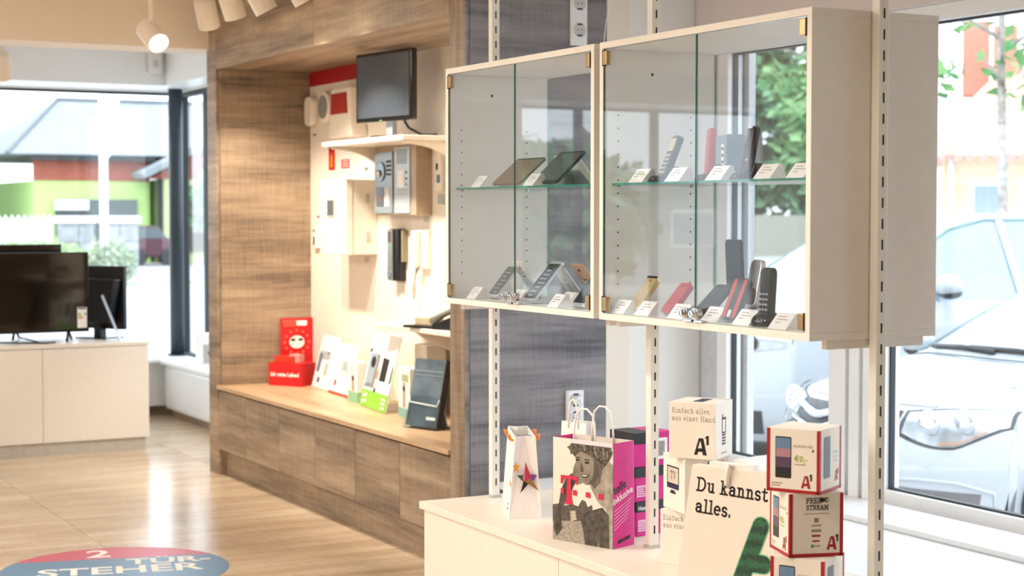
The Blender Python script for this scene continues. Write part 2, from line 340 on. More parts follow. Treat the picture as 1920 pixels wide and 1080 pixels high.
# ------------------------------------------------------------------ oak alcove
A = thing('display_alcove', 'large oak-veneer wall alcove with white back panel, drawer bench and lit niche', 'display unit', (3.07, 6.04, 0))
def aw(name, x0, x1, y0, y1, z0, z1, m, bevel=.0015, par=A): return obj(name, B(x0 - 3.07, x1 - 3.07, y0 - 6.04, y1 - 6.04, z0, z1), m, par, bevel=bevel)
aw('left_stile', 3.07, 3.74, 9.182, 9.34, 0, 2.715, M_wy); aw('right_stile', 3.07, 3.11, 6.06, 6.19, 0, 2.715, M_wz)
for y0, y1 in ((6.192, 7.69), (7.693, 9.18)): aw('lintel_panel', 3.07, 3.12, y0, y1, 2.318, 2.715, M_wy)
aw('soffit', 3.12, 3.64, 6.19, 9.18, 2.318, 2.36, M_wy)
aw('inner_side_panel', 3.085, 3.64, 9.15, 9.18, .517, 2.316, M_wx); aw('inner_side_panel', 3.11, 3.64, 6.17, 6.19, .517, 2.316, M_wx)
aw('bench_top', 3.06, 3.64, 6.192, 9.18, .495, .517, wood('bench_oak', ('b08c68', 'c8a884', 'dabf9e'), 1, rough=.35))
ys = [9.18, 8.719, 8.206, 7.70, 7.198, 6.702, 6.19]
for a, b in zip(ys, ys[1:]): aw('drawer_front', 3.072, 3.092, b + .002, a - .002, .150, .485, M_wy)
aw('drawer_carcass', 3.095, 3.64, 6.2, 9.18, .148, .494, mat('dark_gap', '2a2420', .8)); aw('plinth', 3.12, 3.64, 6.2, 9.18, 0, .148, M_wy)
for y0, y1 in ((8.075, 9.15), (7.78, 8.072), (6.19, 7.777)): aw('back_panel', 3.63, 3.65, y0, y1, .517, 2.32, M_cream, .001)
aw('red_band', 3.627, 3.63, 7.82, 9.15, 2.235, 2.318, M_rband, 0)
for x0, x1 in ((3.07, 3.085), (3.087, 3.735)): aw('end_panel', x0, x1, 6.04, 6.058, 0, 2.715, M_wg)
struct('wall_column', B(3.737, 3.85, 6.04, 6.3, 0, 2.72), M_beige)
# sockets on the end panel
t = thing('socket_strip', 'tall white strip of three round power sockets high on the oak end panel', 'socket', (3.594, 6.04, 2.2))
obj('plate', B(-.04, .04, -.012, 0, 0, .5), M_frame, t, bevel=.003)
def socket(par, z, r=.03):
    s = obj('socket', MB().prism(rrect(.072, .072, .004), (0, -.012, z), (1, 0, 0), (0, 0, 1), (0, -1, 0), .004), M_frame, par)
    obj('socket_well', MB().prism(circ(r, 24), (0, -.0162, z), (1, 0, 0), (0, 0, 1), (0, -1, 0), .001), mat('socket_shade', 'cfd0d0', .5), s)
    m = MB()
    for dx in (-.0095, .0095): m.prism(circ(.003, 10), (dx, -.0172, z), (1, 0, 0), (0, 0, 1), (0, -1, 0), .001)
    for sg in (-1, 1): m.prism([(-.012, .02 * sg), (.012, .02 * sg), (.012, .026 * sg), (-.012, .026 * sg)], (0, -.0172, z), (1, 0, 0), (0, 0, 1), (0, -1, 0), .001)
    obj('pin_holes', m, M_slot, s)
for z in (.065, .175, .285, .395): socket(t, z)
t = thing('wall_socket', 'white double power socket low on the oak panel behind the magenta bag', 'socket', (3.578, 6.04, .60))
obj('plate', B(-.042, .042, -.012, 0, 0, .155), M_frame, t, bevel=.003); socket(t, .04); socket(t, .115)
pl = obj('plug', MB().cyl((0, -.017, .115), (0, -.05, .115), .018), M_frame, t, smooth=False)
obj('cable', MB().tube([(0, -.05, .115), (-.01, -.08, .10), (-.02, -.09, .05), (-.015, -.08, -.05), (-.03, -.07, -.3), (-.03, -.07, -.59)], .004), M_frame, pl, smooth=True)
tag(obj('hanging_wire', MB().tube([(3.72, 5.9, 2.72), (3.70, 5.9, 2.5), (3.66, 5.92, 2.3), (3.64, 5.95, 2.0)], .002, 6), M_frame, smooth=True), 'thin white wire hanging from the ceiling beside the window wall', 'wire')

# ------------------------------------------------------------------ gondola: counter, posts, cabinets
C = thing('display_counter', 'low cream laminate display counter carrying the posts, bags and boxes', 'counter', (2.695, 3.4, 0))
obj('counter_top', B(-.275, .275, -1.9, 1.72, .495, .52), M_cream, C, bevel=.002)
obj('end_panel', B(-.262, .262, 1.688, 1.706, .06, .494), M_cream, C, bevel=.001)
for k in range(4): obj('front_panel', B(-.266, -.248, 1.686 - (k + 1) * .9 + .002, 1.686 - k * .9 - .0, .06, .494), M_cream, C, bevel=.001)
obj('back_panel', B(.248, .266, -1.9, 1.686, .06, .494), M_cream, C); obj('plinth', B(-.22, .22, -1.88, 1.65, 0, .06), M_grey, C)
slot_me = None
for Y, lab in ((5.066, 'white slotted steel post at the far end of the counter left of the left cabinet'), (4.077, 'white slotted steel post between the two glass cabinets beside the magenta bag'), (3.0975, 'nearest white slotted steel post in front of the right cabinet side')):
    t = thing('slotted_post', lab, 'post', (2.682, Y, .52), group='slotted shelf posts')
    obj('upright', B(-.0145, .0145, -.0135, .0135, .008, 2.195), M_post, t, bevel=.0015)
    obj('foot', B(-.019, .019, -.017, .017, 0, .008), M_grey, t)
    for k in range(44):
        z = .055 + k * .05
        if z > 2.17: break
        if slot_me is None:
            s = obj('slot', B(-.0022, .0022, -.0142, -.0133, -.012, .012), M_slot, t); slot_me = s.data
        else:
            s = bpy.data.objects.new('slot', slot_me); COL.objects.link(s); s.parent = t
        s.location = (0, 0, z)
Z0, Z1 = 1.198, 1.983
XF, XB = 2.489, 2.881
def cabinet(y0, y1, label):
    t = thing('glass_cabinet', label, 'display cabinet', (2.685, (y0 + y1) / 2, Z0)); hw = (y1 - y0) / 2; d = .196; h = Z1 - Z0; th = .0185
    for s in (-1, 1):
        ya, yb = (-hw, -hw + th) if s < 0 else (hw - th, hw)
        p = obj('side_panel', B(-d, d, ya, yb, th, h - th), M_cab, t, bevel=.001)
        m = MB(); yi = yb + .0004 if s < 0 else ya - .0004
        for xx in (-.145, .105):
            for k in range(14):
                if .36 < .12 + k * .04 < .40: continue
                m.prism(circ(.0026, 8), (xx, yi, .1 + k * .037), (1, 0, 0), (0, 0, 1), (0, -s, 0), .0004)
        m.prism(circ(.005, 8), (-.03, yi, h - .085), (1, 0, 0), (0, 0, 1), (0, -s, 0), .0004)
        obj('pin_holes', m, M_slot, p)
    obj('top_panel', B(-d, d, -hw, hw, h - th, h), M_cab, t, bevel=.001); obj('bottom_panel', B(-d, d, -hw, hw, 0, th), M_cab, t, bevel=.001)
    obj('support_bracket', B(-.14, .16, -hw + .004, -hw + .024, -.022, 0), M_cab, t, bevel=.001); obj('support_bracket', B(-.14, .16, hw - .024, hw - .004, -.022, 0), M_cab, t, bevel=.001)
    # glass shelf with green front edge
    m = MB().box(-.165, .165, -hw + th + .001, hw - th - .001, .3815, .3875); m.m = [0, 0, 1, 1, 1, 1]
    sh = obj('glass_shelf', m, [M_shelf, M_gedge], t)
    m = MB()
    for s in (-1, 1):
        for xx in (-.145, .105): m.cyl((xx, s * (hw - th), .379), (xx, s * (hw - th - .012), .379), .003, n=8)
    obj('shelf_pins', m, M_chrome, t)
    # doors front, back pane
    for s, ed in ((1, M_gedged), (-1, M_gedge)):
        ya, yb = (.0015, hw - th - .002) if s > 0 else (-hw + th + .002, -.0015)
        m = MB().box(-d + .002, -d + .007, ya, yb, th + .002, h - th - .002); m.m = [1, 1, 1, 1, 0, 0]
        dr = obj('glass_door', m, [M_door, ed], t)
        for z in (.045, h - .045):
            yy = s * (hw - th - .013)
            obj('hinge', B(-d - .004, -d + .012, yy - .011, yy + .011, z - .02, z + .02), M_brass, dr, bevel=.002)
            obj('hinge_pin', B(-d - .003, -d + .012, yy + s * .0115, yy + s * .0135, z - .022, z + .022), M_slot, dr)
        yy = s * .024
        m = MB().cyl((-d + .002, yy, .042), (-d - .022, yy, .042), .0125, n=20); m.cyl((-d - .022, yy, .042), (-d - .030, yy, .042), .0095, n=20); m.tube([(-d - .012, yy, .042), (-d - .017, yy, .042)], .016, 20)
        lk = obj('lock', m, M_chrome, dr, bevel=.001)
        obj('keyhole', B(-d - .0306, -d - .0298, yy - .001, yy + .001, .037, .047), M_slot, lk)
        obj('lock_plate', B(-d - .006, -d + .012, yy - .018, yy + .018, th + .001, th + .006), M_chrome, dr)
    m = MB().box(d - .007, d - .002, -hw + th + .002, hw - th - .002, th + .002, h - th - .002); m.m = [1, 1, 1, 1, 0, 0]
    obj('back_pane', m, [M_door, M_gedge], t)
    return t
cabinet(4.092, 5.05, 'left cream-framed glass display cabinet with tablets on its glass shelf'); cabinet(3.114, 4.062, 'right cream-framed glass display cabinet holding cordless and flip phones')

# ------------------------------------------------------------------ sideboard, TVs
S = thing('sideboard', 'white two-door sideboard with grey plinth carrying televisions before the far window', 'sideboard', (3.02, 10.39, 0))
obj('carcass', B(-2.02, -.005, .02, .62, .08, .664), M_white, S); obj('top_board', B(-2.03, .004, 0, .63, .666, .69), M_white, S, bevel=.002)
for k in range(3): obj('door', B(-.002 - (k + 1) * .667 + .003, -.002 - k * .667, 0, .02, .082, .662), M_white, S, bevel=.0015)
obj('plinth', B(-2.0, -.02, .02, .6, 0, .08), M_grey, S)
def tv(label, loc, rz, w, h, feet, thick=.05):
    t = thing('television', label, 'television', loc, rz)
    zb = .06
    obj('casing', B(-w / 2, w / 2, -.012, .018, zb, zb + h), M_black, t, bevel=.004); obj('screen', B(-w / 2 + .008, w / 2 - .008, -.0135, -.012, zb + .018, zb + h - .008), M_gblack, t)
    obj('rear_housing', MB().prism([(-.3 * w / .9, .04), (.3 * w / .9, .04), (.42 * w / .9, h * .8), (-.42 * w / .9, h * .8)], (0, .018, zb), (1, 0, 0), (0, 0, 1), (0, 1, 0), thick), M_black, t, bevel=.01)
    for x in feet:
        m = MB(); m.tube([(x, 0, zb + .01), (x - .035, -.1, .0095)], .009, 8); m.tube([(x, 0, zb + .01), (x + .045, .1, .0095)], .009, 8)
        obj('foot', m, M_black, t, smooth=True)
    return t
t = tv('front wide black television with energy label on the sideboard', (2.235, 10.6, .69), R(1), .92, .505, (-.3, .33))
lb = obj('energy_label', B(.385, .445, -.0145, -.0138, .085, .215), M_whitecard, t)
m = MB()
for k, (c, w) in enumerate(((0, .018), (1, .024), (2, .03))): m.box(.39, .39 + w, -.0152, -.0146, .168 - k * .012, .177 - k * .012, c)
m.box(.39, .44, -.0152, -.0146, .203, .212, 3); m.box(.43, .441, -.0152, -.0146, .168, .178, 4)
obj('energy_bars', m, [mat('label_green', '5fa84a', .5), mat('label_yellow', 'e7c23a', .5), mat('label_orange', 'e08b2c', .5), M_navy, M_slot], lb)
tv('second black television standing behind the front one on the sideboard', (2.10, 10.92, .69), 0, 1.0, .55, (-.35, .2))
t3 = tv('black television turned edge-on at the right end of the sideboard', (2.84, 10.82, .69), R(122), .40, .41, (), thick=.07)
obj('stand_neck', B(-.03, .03, .0, .05, .008, .08), M_black, t3); obj('stand_base', B(-.13, .13, -.06, .12, 0, .008), M_black, t3, bevel=.003)
t = thing('price_card_stand', 'thin leaning printed card standing right of the televisions', 'card', (2.88, 10.55, .69), R(70))
obj('card', MB().prism(rrect(.12, .31, .004, cy=.155), (0, 0, 0), (1, 0, 0), (0, .36, .93), (0, -.93, .36), .004), mat('silver_card', 'c6cdd6', .35), t); obj('card_foot', B(-.05, .05, 0, .09, 0, .004), M_acryl, t)
t = thing('power_cable', 'black tangled television cable lying on the left of the sideboard top', 'cable', (2.3, 10.48, .69))
obj('cord', MB().tube([(-.3, .06, .03), (-.15, .02, .012), (0, .05, .005), (.1, .0, .005), (.16, .03, .005)], .005), M_black, t, smooth=True); obj('cord_loop', MB().tube([(-.05, .08, .04), (.02, .04, .02), (.06, 0, .005), (.1, -.02, .005)], .005), M_black, t, smooth=True)
t = thing('product_box', 'small white carton with grey label on the ledge beside the steel column', 'box', (3.745, 11.45, .43), R(-10))
obj('carton', B(-.07, .07, -.05, .05, 0, .22), M_paper, t, bevel=.003); obj('label', B(-.03, .06, -.052, -.05, .01, .14), mat('grey_label', 'b9b6ae', .5), t); obj('mark', MB().prism(circ(.012, 12), (.015, -.053, .08), (1, 0, 0), (0, 0, 1), (0, -1, 0), .001), M_slot, t)

# ------------------------------------------------------------------ spotlights
def spot(label, x, y, z, aim, e=0, col=(1, .88, .73), ang=70, r=.056, stem=True):
    t = thing('track_spotlight', label, 'spotlight', (x, y, 2.72), group='ceiling track spotlights')
    d = (Vector(aim) - Vector((x, y, z))).normalized(); L = .16; c = Vector((0, 0, z - 2.72)); a = c - d * L / 2; b = c + d * L / 2
    q = d.to_track_quat('Z', 'Y').to_matrix().to_4x4(); q.translation = a
    hm = MB(); n = 28
    prof = [(0, 0), (r * .8, 0), (r * .97, .01), (r, .025), (r, L), (r * .88, L), (r * .86, L - .012)]
    vs = []; fs = []
    for pr_, pz in prof: vs += [(pr_ * math.cos(2 * PI * k / n), pr_ * math.sin(2 * PI * k / n), pz) for k in range(n)]
    for i in range(len(prof) - 1):
        for k in range(n): fs.append((i * n + k, i * n + (k + 1) % n, (i + 1) * n + (k + 1) % n, (i + 1) * n + k))
    hm.add(vs, fs).xf(q); obj('housing', hm, M_lamp, t, smooth=False)
    lm = MB().prism(circ(r * .86, n), (0, 0, L - .012), (1, 0, 0), (0, 1, 0), (0, 0, 1), .001).xf(q); obj('lens', lm, M_lens, t)
    obj('track_adapter', B(-.025, .025, -.06, .06, -.055, -.022), M_lamp, t, bevel=.004)
    m = MB().tube([(0, 0, -.05), (0, .0, z - 2.72 + .07)], .016, 12); obj('arm', m, M_lamp, t)
    obj('bracket', MB().box(-.02, .02, -.012, .012, z - 2.72 + .0, z - 2.72 + .085), M_lamp, t, bevel=.004)
    if e:
        l = light('spot_beam', 'SPOT', b + d * .01, e, col, parent=t, spot_size=R(ang), spot_blend=.6, shadow_soft_size=.045)
        l.rotation_euler = d.to_track_quat('-Z', 'Y').to_euler()
    return t
def track(label, x, y0, y1):
    t = thing('lighting_track', label, 'track', (x, y0, 2.72)); obj('rail', B(-.018, .018, 0, y1 - y0, -.022, 0), M_lamp, t, bevel=.002); obj('end_cap', B(-.02, .02, -.01, 0, -.024, 0), M_lamp, t)
track('white ceiling lighting track in front of the oak alcove', 2.75, 6.2, 8.95); track('white ceiling lighting track holding the lit spotlight', 2.415, 7.2, 8.35)
spot('lit white cylinder spotlight with its glowing lens turned to the camera', 2.415, 8.2, 2.385, (2.62, 7.3, 1.75), 14)
spot('leftmost white cylinder spotlight of the row before the oak lintel', 2.75, 8.36, 2.535, (3.35, 9.1, .9), 55)
spot('second white cylinder spotlight from the left before the oak lintel', 2.75, 7.98, 2.545, (3.5, 8.4, .8), 50)
spot('third white cylinder spotlight from the left, tilted, before the oak lintel', 2.75, 7.58, 2.53, (3.6, 7.5, 1.0), 60)
spot('rightmost white cylinder spotlight before the oak lintel, cut by the picture top', 2.75, 7.08, 2.52, (3.6, 7.0, 1.1), 45)
spot('white cylinder spotlight at the left picture edge near the far window', 2.05, 10.0, 2.36, (2.3, 10.6, .9), 12)
track('white ceiling lighting track beyond the dropped beam', 2.05, 9.65, 10.3)
track('white ceiling lighting track above the aisle beside the counter', 1.15, 2.6, 6.0)
for i, (y, ty) in enumerate(((5.6, 5.0), (4.6, 4.2), (3.6, 3.5), (2.8, 3.1))):
    spot('white cylinder spotlight above the aisle, number %s from the far end' % ('one', 'two', 'three', 'four')[i], 1.15, y, 2.50, (2.5, ty, .7), 12, ang=75)

# ------------------------------------------------------------------ things in the niche
UY, UZ, NX = (0, -1, 0), (0, 0, 1), (-1, 0, 0)      # seen from the room: right = -Y, up = Z, out = -X
M_dev = mat('device_white', 'f3eadb', .45, var=.01)
def wthing(name, label, cat, y, z): return thing(name, label, cat, (3.63, y, z))
def wplate(name, w, h, t, par, m, x=0, dy=0, dz=0, r=.005, bevel=.003): return obj(name, MB().prism(rrect(w, h, r), (-x, dy, dz), UY, UZ, NX, t), m, par, bevel=bevel)
t = thing('wall_shelf', 'white shelf on curved brackets holding the monitor in the niche', 'shelf', (3.628, 7.65, 1.845))
obj('board', B(-.33, 0, -.5, .5, 0, .025), M_cream, t, bevel=.004)
for y in (-.46, .42):
    poly = [(0, 0), (.30, 0)] + [(.30 - .30 * math.sin(R(a)) , -.17 * (1 - math.cos(R(a))) - .012) for a in range(0, 91, 10)]
    obj('bracket', MB().prism(poly, (0, y, -.001), (-1, 0, 0), (0, 0, 1), (0, 1, 0), .03), M_cream, t, bevel=.002)
t = thing('monitor', 'black flat monitor with dark grey screen standing on the niche shelf', 'monitor', (3.42, 7.57, 1.87), R(8.8))
obj('base', MB().prism(circ(.085, 24, ry=.11), (0, 0, 0), (1, 0, 0), (0, 1, 0), (0, 0, 1), .012), M_gblack, t, bevel=.003)
obj('neck', B(.0, .03, -.028, .028, .012, .16), mat('silver_neck', 'b9c4cc', .3, .6), t, bevel=.003)
c = obj('casing', MB().prism(rrect(.50, .345, .008), (-.0, 0, .255), UY, UZ, (1, 0, 0), -.035), M_gblack, t, bevel=.004); obj('screen', B(-.0362, -.035, -.232, .232, .105, .412), M_scr, c)
obj('status_light', B(-.0365, -.035, .01, .03, .088, .091), mat('green_led', '5ac46a', .4), c); obj('rear_cover', B(0, .05, -.15, .15, .14, .38), M_black, c, bevel=.01)
obj('cable', MB().tube([(.04, -.02, .14), (.05, -.1, .05), (.06, -.2, .012), (.08, -.3, .01)], .006), M_black, t, smooth=True)
t = wthing('smoke_detector', 'rounded white alarm detector at the far left of the niche wall', 'detector', 9.08, 2.09); wplate('housing', .12, .17, .045, t, M_dev, r=.04, bevel=.012); wplate('label_strip', .05, .012, .001, t, M_gink, dz=-.135, r=.001, bevel=0)
t = wthing('wall_speaker', 'round white alarm speaker with grey grille on the niche wall', 'speaker', 8.82, 2.10)
obj('housing', MB().prism(circ(.09, 28), (0, 0, 0), UY, UZ, NX, .055), M_dev, t, bevel=.01); obj('grille', MB().prism(circ(.066, 28), (-.055, 0, 0), UY, UZ, NX, .003), mat('grille_grey', '9a9b94', .6, scale=200, var=.15), t); wplate('label_strip', .05, .012, .001, t, M_gink, dz=-.14, r=.001, bevel=0)
t = wthing('alarm_siren', 'white tapered alarm siren with red flasher window beside the monitor', 'siren', 8.47, 1.915)
obj('housing', MB().prism([(-.16, 0), (.16, 0), (.125, .27), (-.125, .27)], (0, 0, 0), UY, UZ, NX, .10), M_dev, t, bevel=.012)
obj('flasher_window', MB().prism([(-.118, 0), (.118, 0), (.105, .115), (-.105, .115)], (-.099, 0, .125), UY, UZ, NX, .008), mat('red_lens', 'b00f18', .12, coat=.5), t, bevel=.004)
t = wthing('red_sticker', 'narrow red sticker with yellow figure below the niche shelf', 'sticker', 8.82, 1.81); wplate('sheet', .09, .13, .002, t, M_red, bevel=0); wplate('figure', .03, .07, .001, t, mat('ochre_print', 'd8952c', .5), x=.002, dz=-.015, bevel=0); wplate('title_bar', .07, .018, .001, t, mat('dark_red_text', '8c0c12', .5), x=.002, dz=.05, bevel=0)
t = wthing('logo_sign', 'white card with dark lettering above a red text field below the niche shelf', 'sign', 8.62, 1.82); wplate('sheet', .16, .16, .002, t, M_paper, bevel=0)
m = MB()
for k, ww in enumerate((.018, .012, .02, .014)): m.prism(rrect(ww, .022, .003, cx=-.03 + k * .024, cy=.042), (-.0022, 0, 0), UY, UZ, NX, .0006)
obj('dark_marks', m, mat('dark_grey_ink', '4a4444', .6), t); wplate('red_field', .12, .05, .001, t, M_red, x=.002, dz=-.045, bevel=0)
m = MB()
for k in range(3): m.prism(rrect(.09, .005, .001), (-.003, 0, -.03 - k * .014), UY, UZ, NX, .0006)
obj('text_lines', m, M_paper, t)
t = wthing('small_notice', 'small white notice plate right of the red text field', 'sign', 8.33, 1.74); wplate('sheet', .13, .09, .002, t, M_whitecard, bevel=0); wplate('grey_mark', .05, .02, .0006, t, M_gink, x=.002, bevel=0)
t = wthing('fuse_box', 'large white metal control box with small grey display in the niche', 'control box', 8.365, 1.28)
obj('body', B(-.14, 0, -.178, .178, 0, .40), M_dev, t, bevel=.004); dr = obj('door', B(-.182, -.142, -.18, .18, -.002, .402), M_dev, t, bevel=.004)
wplate('display_frame', .115, .105, .004, dr, mat('display_frame_grey', 'b9bcba', .4), x=.182, dy=.03, dz=.25); wplate('display', .085, .08, .002, dr, mat('display_dark', '55585a', .25), x=.186, dy=.03, dz=.25)
for z in (.1, .3): obj('hinge', B(-.07, -.05, -.186, -.178, z - .025, z + .025), M_grey, t)
wplate('vent_label', .06, .03, .001, t, mat('pale_grey', 'd6d2ca', .5), x=0, dy=-.03, dz=-.03)
t = wthing('door_contact', 'slim white door contact with dark windows at the left niche edge', 'sensor', 9.03, 1.36); wplate('housing', .065, .125, .025, t, M_dev, bevel=.006); wplate('window', .02, .05, .002, t, M_black, x=.025, dy=.008, dz=-.02); wplate('lens', .018, .018, .002, t, M_black, x=.025, dy=.008, dz=.04); wplate('label_strip', .05, .012, .001, t, M_gink, dz=.12, r=.001, bevel=0)
# door station
t = wthing('door_intercom', 'brushed steel door intercom panel with camera eye and bell plate', 'intercom', 7.78, 1.50)
obj('back_box', B(-.09, 0, -.265, .23, -.01, .345), mat('champagne_metal', 'b7a48c', .4, .3), t, bevel=.003)
pl = obj('front_plate', B(-.10, -.09, -.0, .22, 0, .315), M_steel, t, bevel=.002)
obj('camera_eye', MB().prism(circ(.05, 28, ry=.05), (-.1, .135, .215), UY, UZ, NX, .006), M_gblack, pl, bevel=.002); obj('camera_glint', MB().ell((-.108, .15, .205), .014, .02, .02), M_chrome, pl, smooth=True)  # chrome bead stands in for the highlight on the black eye
m = MB()
for i in range(4):
    for j in range(4): m.prism(circ(.0065, 8), (-.1, .065 - i * .0165, .265 - j * .022), UY, UZ, NX, .001)
obj('speaker_holes', m, M_slot, pl)
wplate('reader_window', .09, .1, .002, pl, mat('reader_dark', '39332e', .2), x=.1, dy=.15, dz=.085); wplate('reader_hand_icon', .03, .04, .001, pl, mat('copper_print', '8d6a55', .4), x=.102, dy=.15, dz=.08); wplate('bell_push', .06, .1, .003, pl, mat('bell_plate', 'd3d0c9', .4), x=.1, dy=.06, dz=.085)
m2 = obj('side_module', B(-.096, -.09, -.2, -.02, 0, .335), mat('pale_steel', 'c3ced3', .35, .4), t, bevel=.002)
m = MB()
for k in range(9): m.box(-.0975, -.096, -.17, -.05, .25 + k * .0085, .254 + k * .0085)
obj('speaker_slots', m, mat('slot_grey', '7c868b', .5), m2); wplate('name_plate', .075, .09, .002, m2, M_whitecard, x=.096, dy=-.1, dz=.175)
m = MB()
for k in range(3): m.prism(circ(.006, 10), (-.0965, -.165, .205 - k * .03), UY, UZ, NX, .002)
obj('bell_buttons', m, M_slot, m2)
m = MB()
for k in range(5): m.box(-.0972, -.096, -.18, -.04, .03 + k * .02, .045 + k * .02)
obj('name_strips', m, mat('strip_grey', 'b2bcc0', .4), m2)
t = wthing('intercom_handset', 'black upright door intercom handset on the niche wall below the steel panel', 'handset', 7.885, 1.15)
obj('base', B(-.045, 0, -.06, .06, 0, .27), M_black, t, bevel=.006); f = obj('front', B(-.055, -.045, -.002, .058, .004, .266), M_steel, t, bevel=.003)
obj('screen', B(-.0562, -.055, .008, .05, .2, .255), mat('small_screen', '4a4039', .2), f); obj('led_field', B(-.0562, -.055, .015, .04, .175, .183), mat('green_led', '5ac46a', .4), f); obj('dial', MB().prism(circ(.022, 20), (-.055, .028, .035), UY, UZ, NX, .004), mat('blue_grey', '6f7f93', .4), f); obj('key_comb', B(-.03, 0, -.085, -.062, .1, .265), mat('khaki_key', '8f8670', .5), t)
m = MB()
for k in range(6): m.box(-.0562, -.055, .008, .05, .075 + k * .015, .084 + k * .015)
obj('keys', m, mat('key_grey', '7f8a8d', .4), f)
t = wthing('white_intercom_phone', 'white intercom phone with looped cord hanging below it on the niche wall', 'handset', 7.58, 1.22)
obj('base', B(-.03, 0, -.05, .05, .0, .2), M_dev, t, bevel=.008); obj('receiver', B(-.07, -.03, .005, .05, .01, .195), M_dev, t, bevel=.012)
obj('cord', MB().tube([(-.03, .03, .01), (-.04, .05, -.03), (-.04, .075, -.09), (-.04, .085, -.13), (-.04, .07, -.145), (-.04, .055, -.12), (-.04, .062, -.06), (-.035, .05, .005)], .006), mat('cord_grey', 'b9b2a0', .5), t, smooth=True); wplate('label_strip', .07, .03, .001, t, mat('pale_grey', 'd6d2ca', .5), dz=.25, bevel=0)
t = wthing('key_reader', 'narrow white key reader with dark eye beside the right stile', 'sensor', 7.41, 1.73); wplate('housing', .07, .24, .02, t, M_dev, bevel=.004); wplate('eye', .02, .035, .003, t, M_black, x=.02, dy=.01, dz=.0, r=.009); wplate('blue_label', .04, .04, .001, t, mat('slate_blue', '6c7fa0', .5), x=.02, dy=-.005, dz=-.06, bevel=0); wplate('lower_plate', .06, .05, .01, t, mat('pale_steel', 'c3ced3', .35, .4), dy=-.005, dz=-.16)
t = wthing('white_hook', 'small round white knob on the niche wall under the shelf bracket', 'knob', 8.02, 1.78); obj('knob', MB().cyl((0, 0, 0), (-.03, 0, 0), .02), M_dev, t, bevel=.006); obj('rose', MB().cyl((0, 0, 0), (-.006, 0, 0), .028), M_dev, t)
t = thing('phone_shelf', 'low white wall shelf carrying a desk telephone in the niche', 'shelf', (3.628, 6.9, .935)); obj('board', B(-.26, 0, -.68, .72, 0, .024), M_cream, t, bevel=.004); obj('bracket', MB().prism([(0, 0), (.24, 0), (.2, -.03), (0, -.12)], (0, .3, -.0), (-1, 0, 0), (0, 0, 1), (0, 1, 0), .02), M_cream, t)
t = thing('desk_telephone', 'black and beige desk telephone on the low niche shelf', 'telephone', (3.47, 7.02, .959), R(20))
obj('foot_plate', B(-.07, .08, -.05, .23, 0, .012), M_black, t, bevel=.003); obj('book', B(-.02, .1, .0, .2, .012, .045), mat('beige_card', 'cdbd9c', .5), t, bevel=.002)
obj('console', MB().prism([(-.18, 0), (0.02, 0), (.02, .02), (-.18, .09)], (-.09, 0, 0), (0, 1, 0), (0, 0, 1), (1, 0, 0), .17), M_black, t, bevel=.004); obj('receiver', MB().tube([(-.05, .05, .035), (-.05, -.02, .07), (-.05, -.12, .105), (-.05, -.2, .13)], [.022, .015, .015, .022], 10), mat('receiver_grey', '8c8a80', .4), t, smooth=True)
# bench things
t = thing('red_poster_stand', 'tall red advertising board with white mask-like picture leaning in the left niche corner', 'poster', (3.53, 9.125, .517), 0)
def pz(name, pts, d, m, par): return obj(name, MB().prism(pts, (0, -d, 0), (1, 0, 0), (0, .0, 1), (0, -1, 0), .0008), m, par)
obj('board', B(-.1, .1, -.0, .008, 0, .375), M_red, t); pz('white_sticker', rrect(.065, .03, .006, cx=.03, cy=.345), .0, M_paper, t); p = pz('mask_picture', circ(.047, 24, cx=0, cy=.235, ry=.038), .0, M_paper, t)
m = MB()
for s in (-1, 1): m.prism(circ(.015, 12, cx=s * .024, cy=.248, ry=.009), (0, -.0008, 0), (1, 0, 0), UZ, (0, -1, 0), .0006)
obj('eye_patches', m, mat('eye_dark', '4d3a40', .5), p)
m = MB()
for k in range(12):
    a = k * PI / 6; m.prism(circ(.009, 8, cx=.075 * math.cos(a), cy=.235 + .068 * math.sin(a)), (0, 0, 0), (1, 0, 0), UZ, (0, -1, 0), .0008)
obj('dot_ring', m, mat('light_red', 'f06a52', .5), t); m = MB()
for k in range(3): m.prism(rrect(.09 - k * .01, .008, .002, cx=-.045, cy=.36 - k * .014), (0, 0, 0), (1, 0, 0), UZ, (0, -1, 0), .0008)
obj('text_lines', m, mat('light_red', 'f06a52', .5), t)
t = thing('red_donation_box', 'small red cardboard box with white slogan on the left end of the bench', 'box', (3.44, 9.0, .517), R(32.5 - 90 + 3))
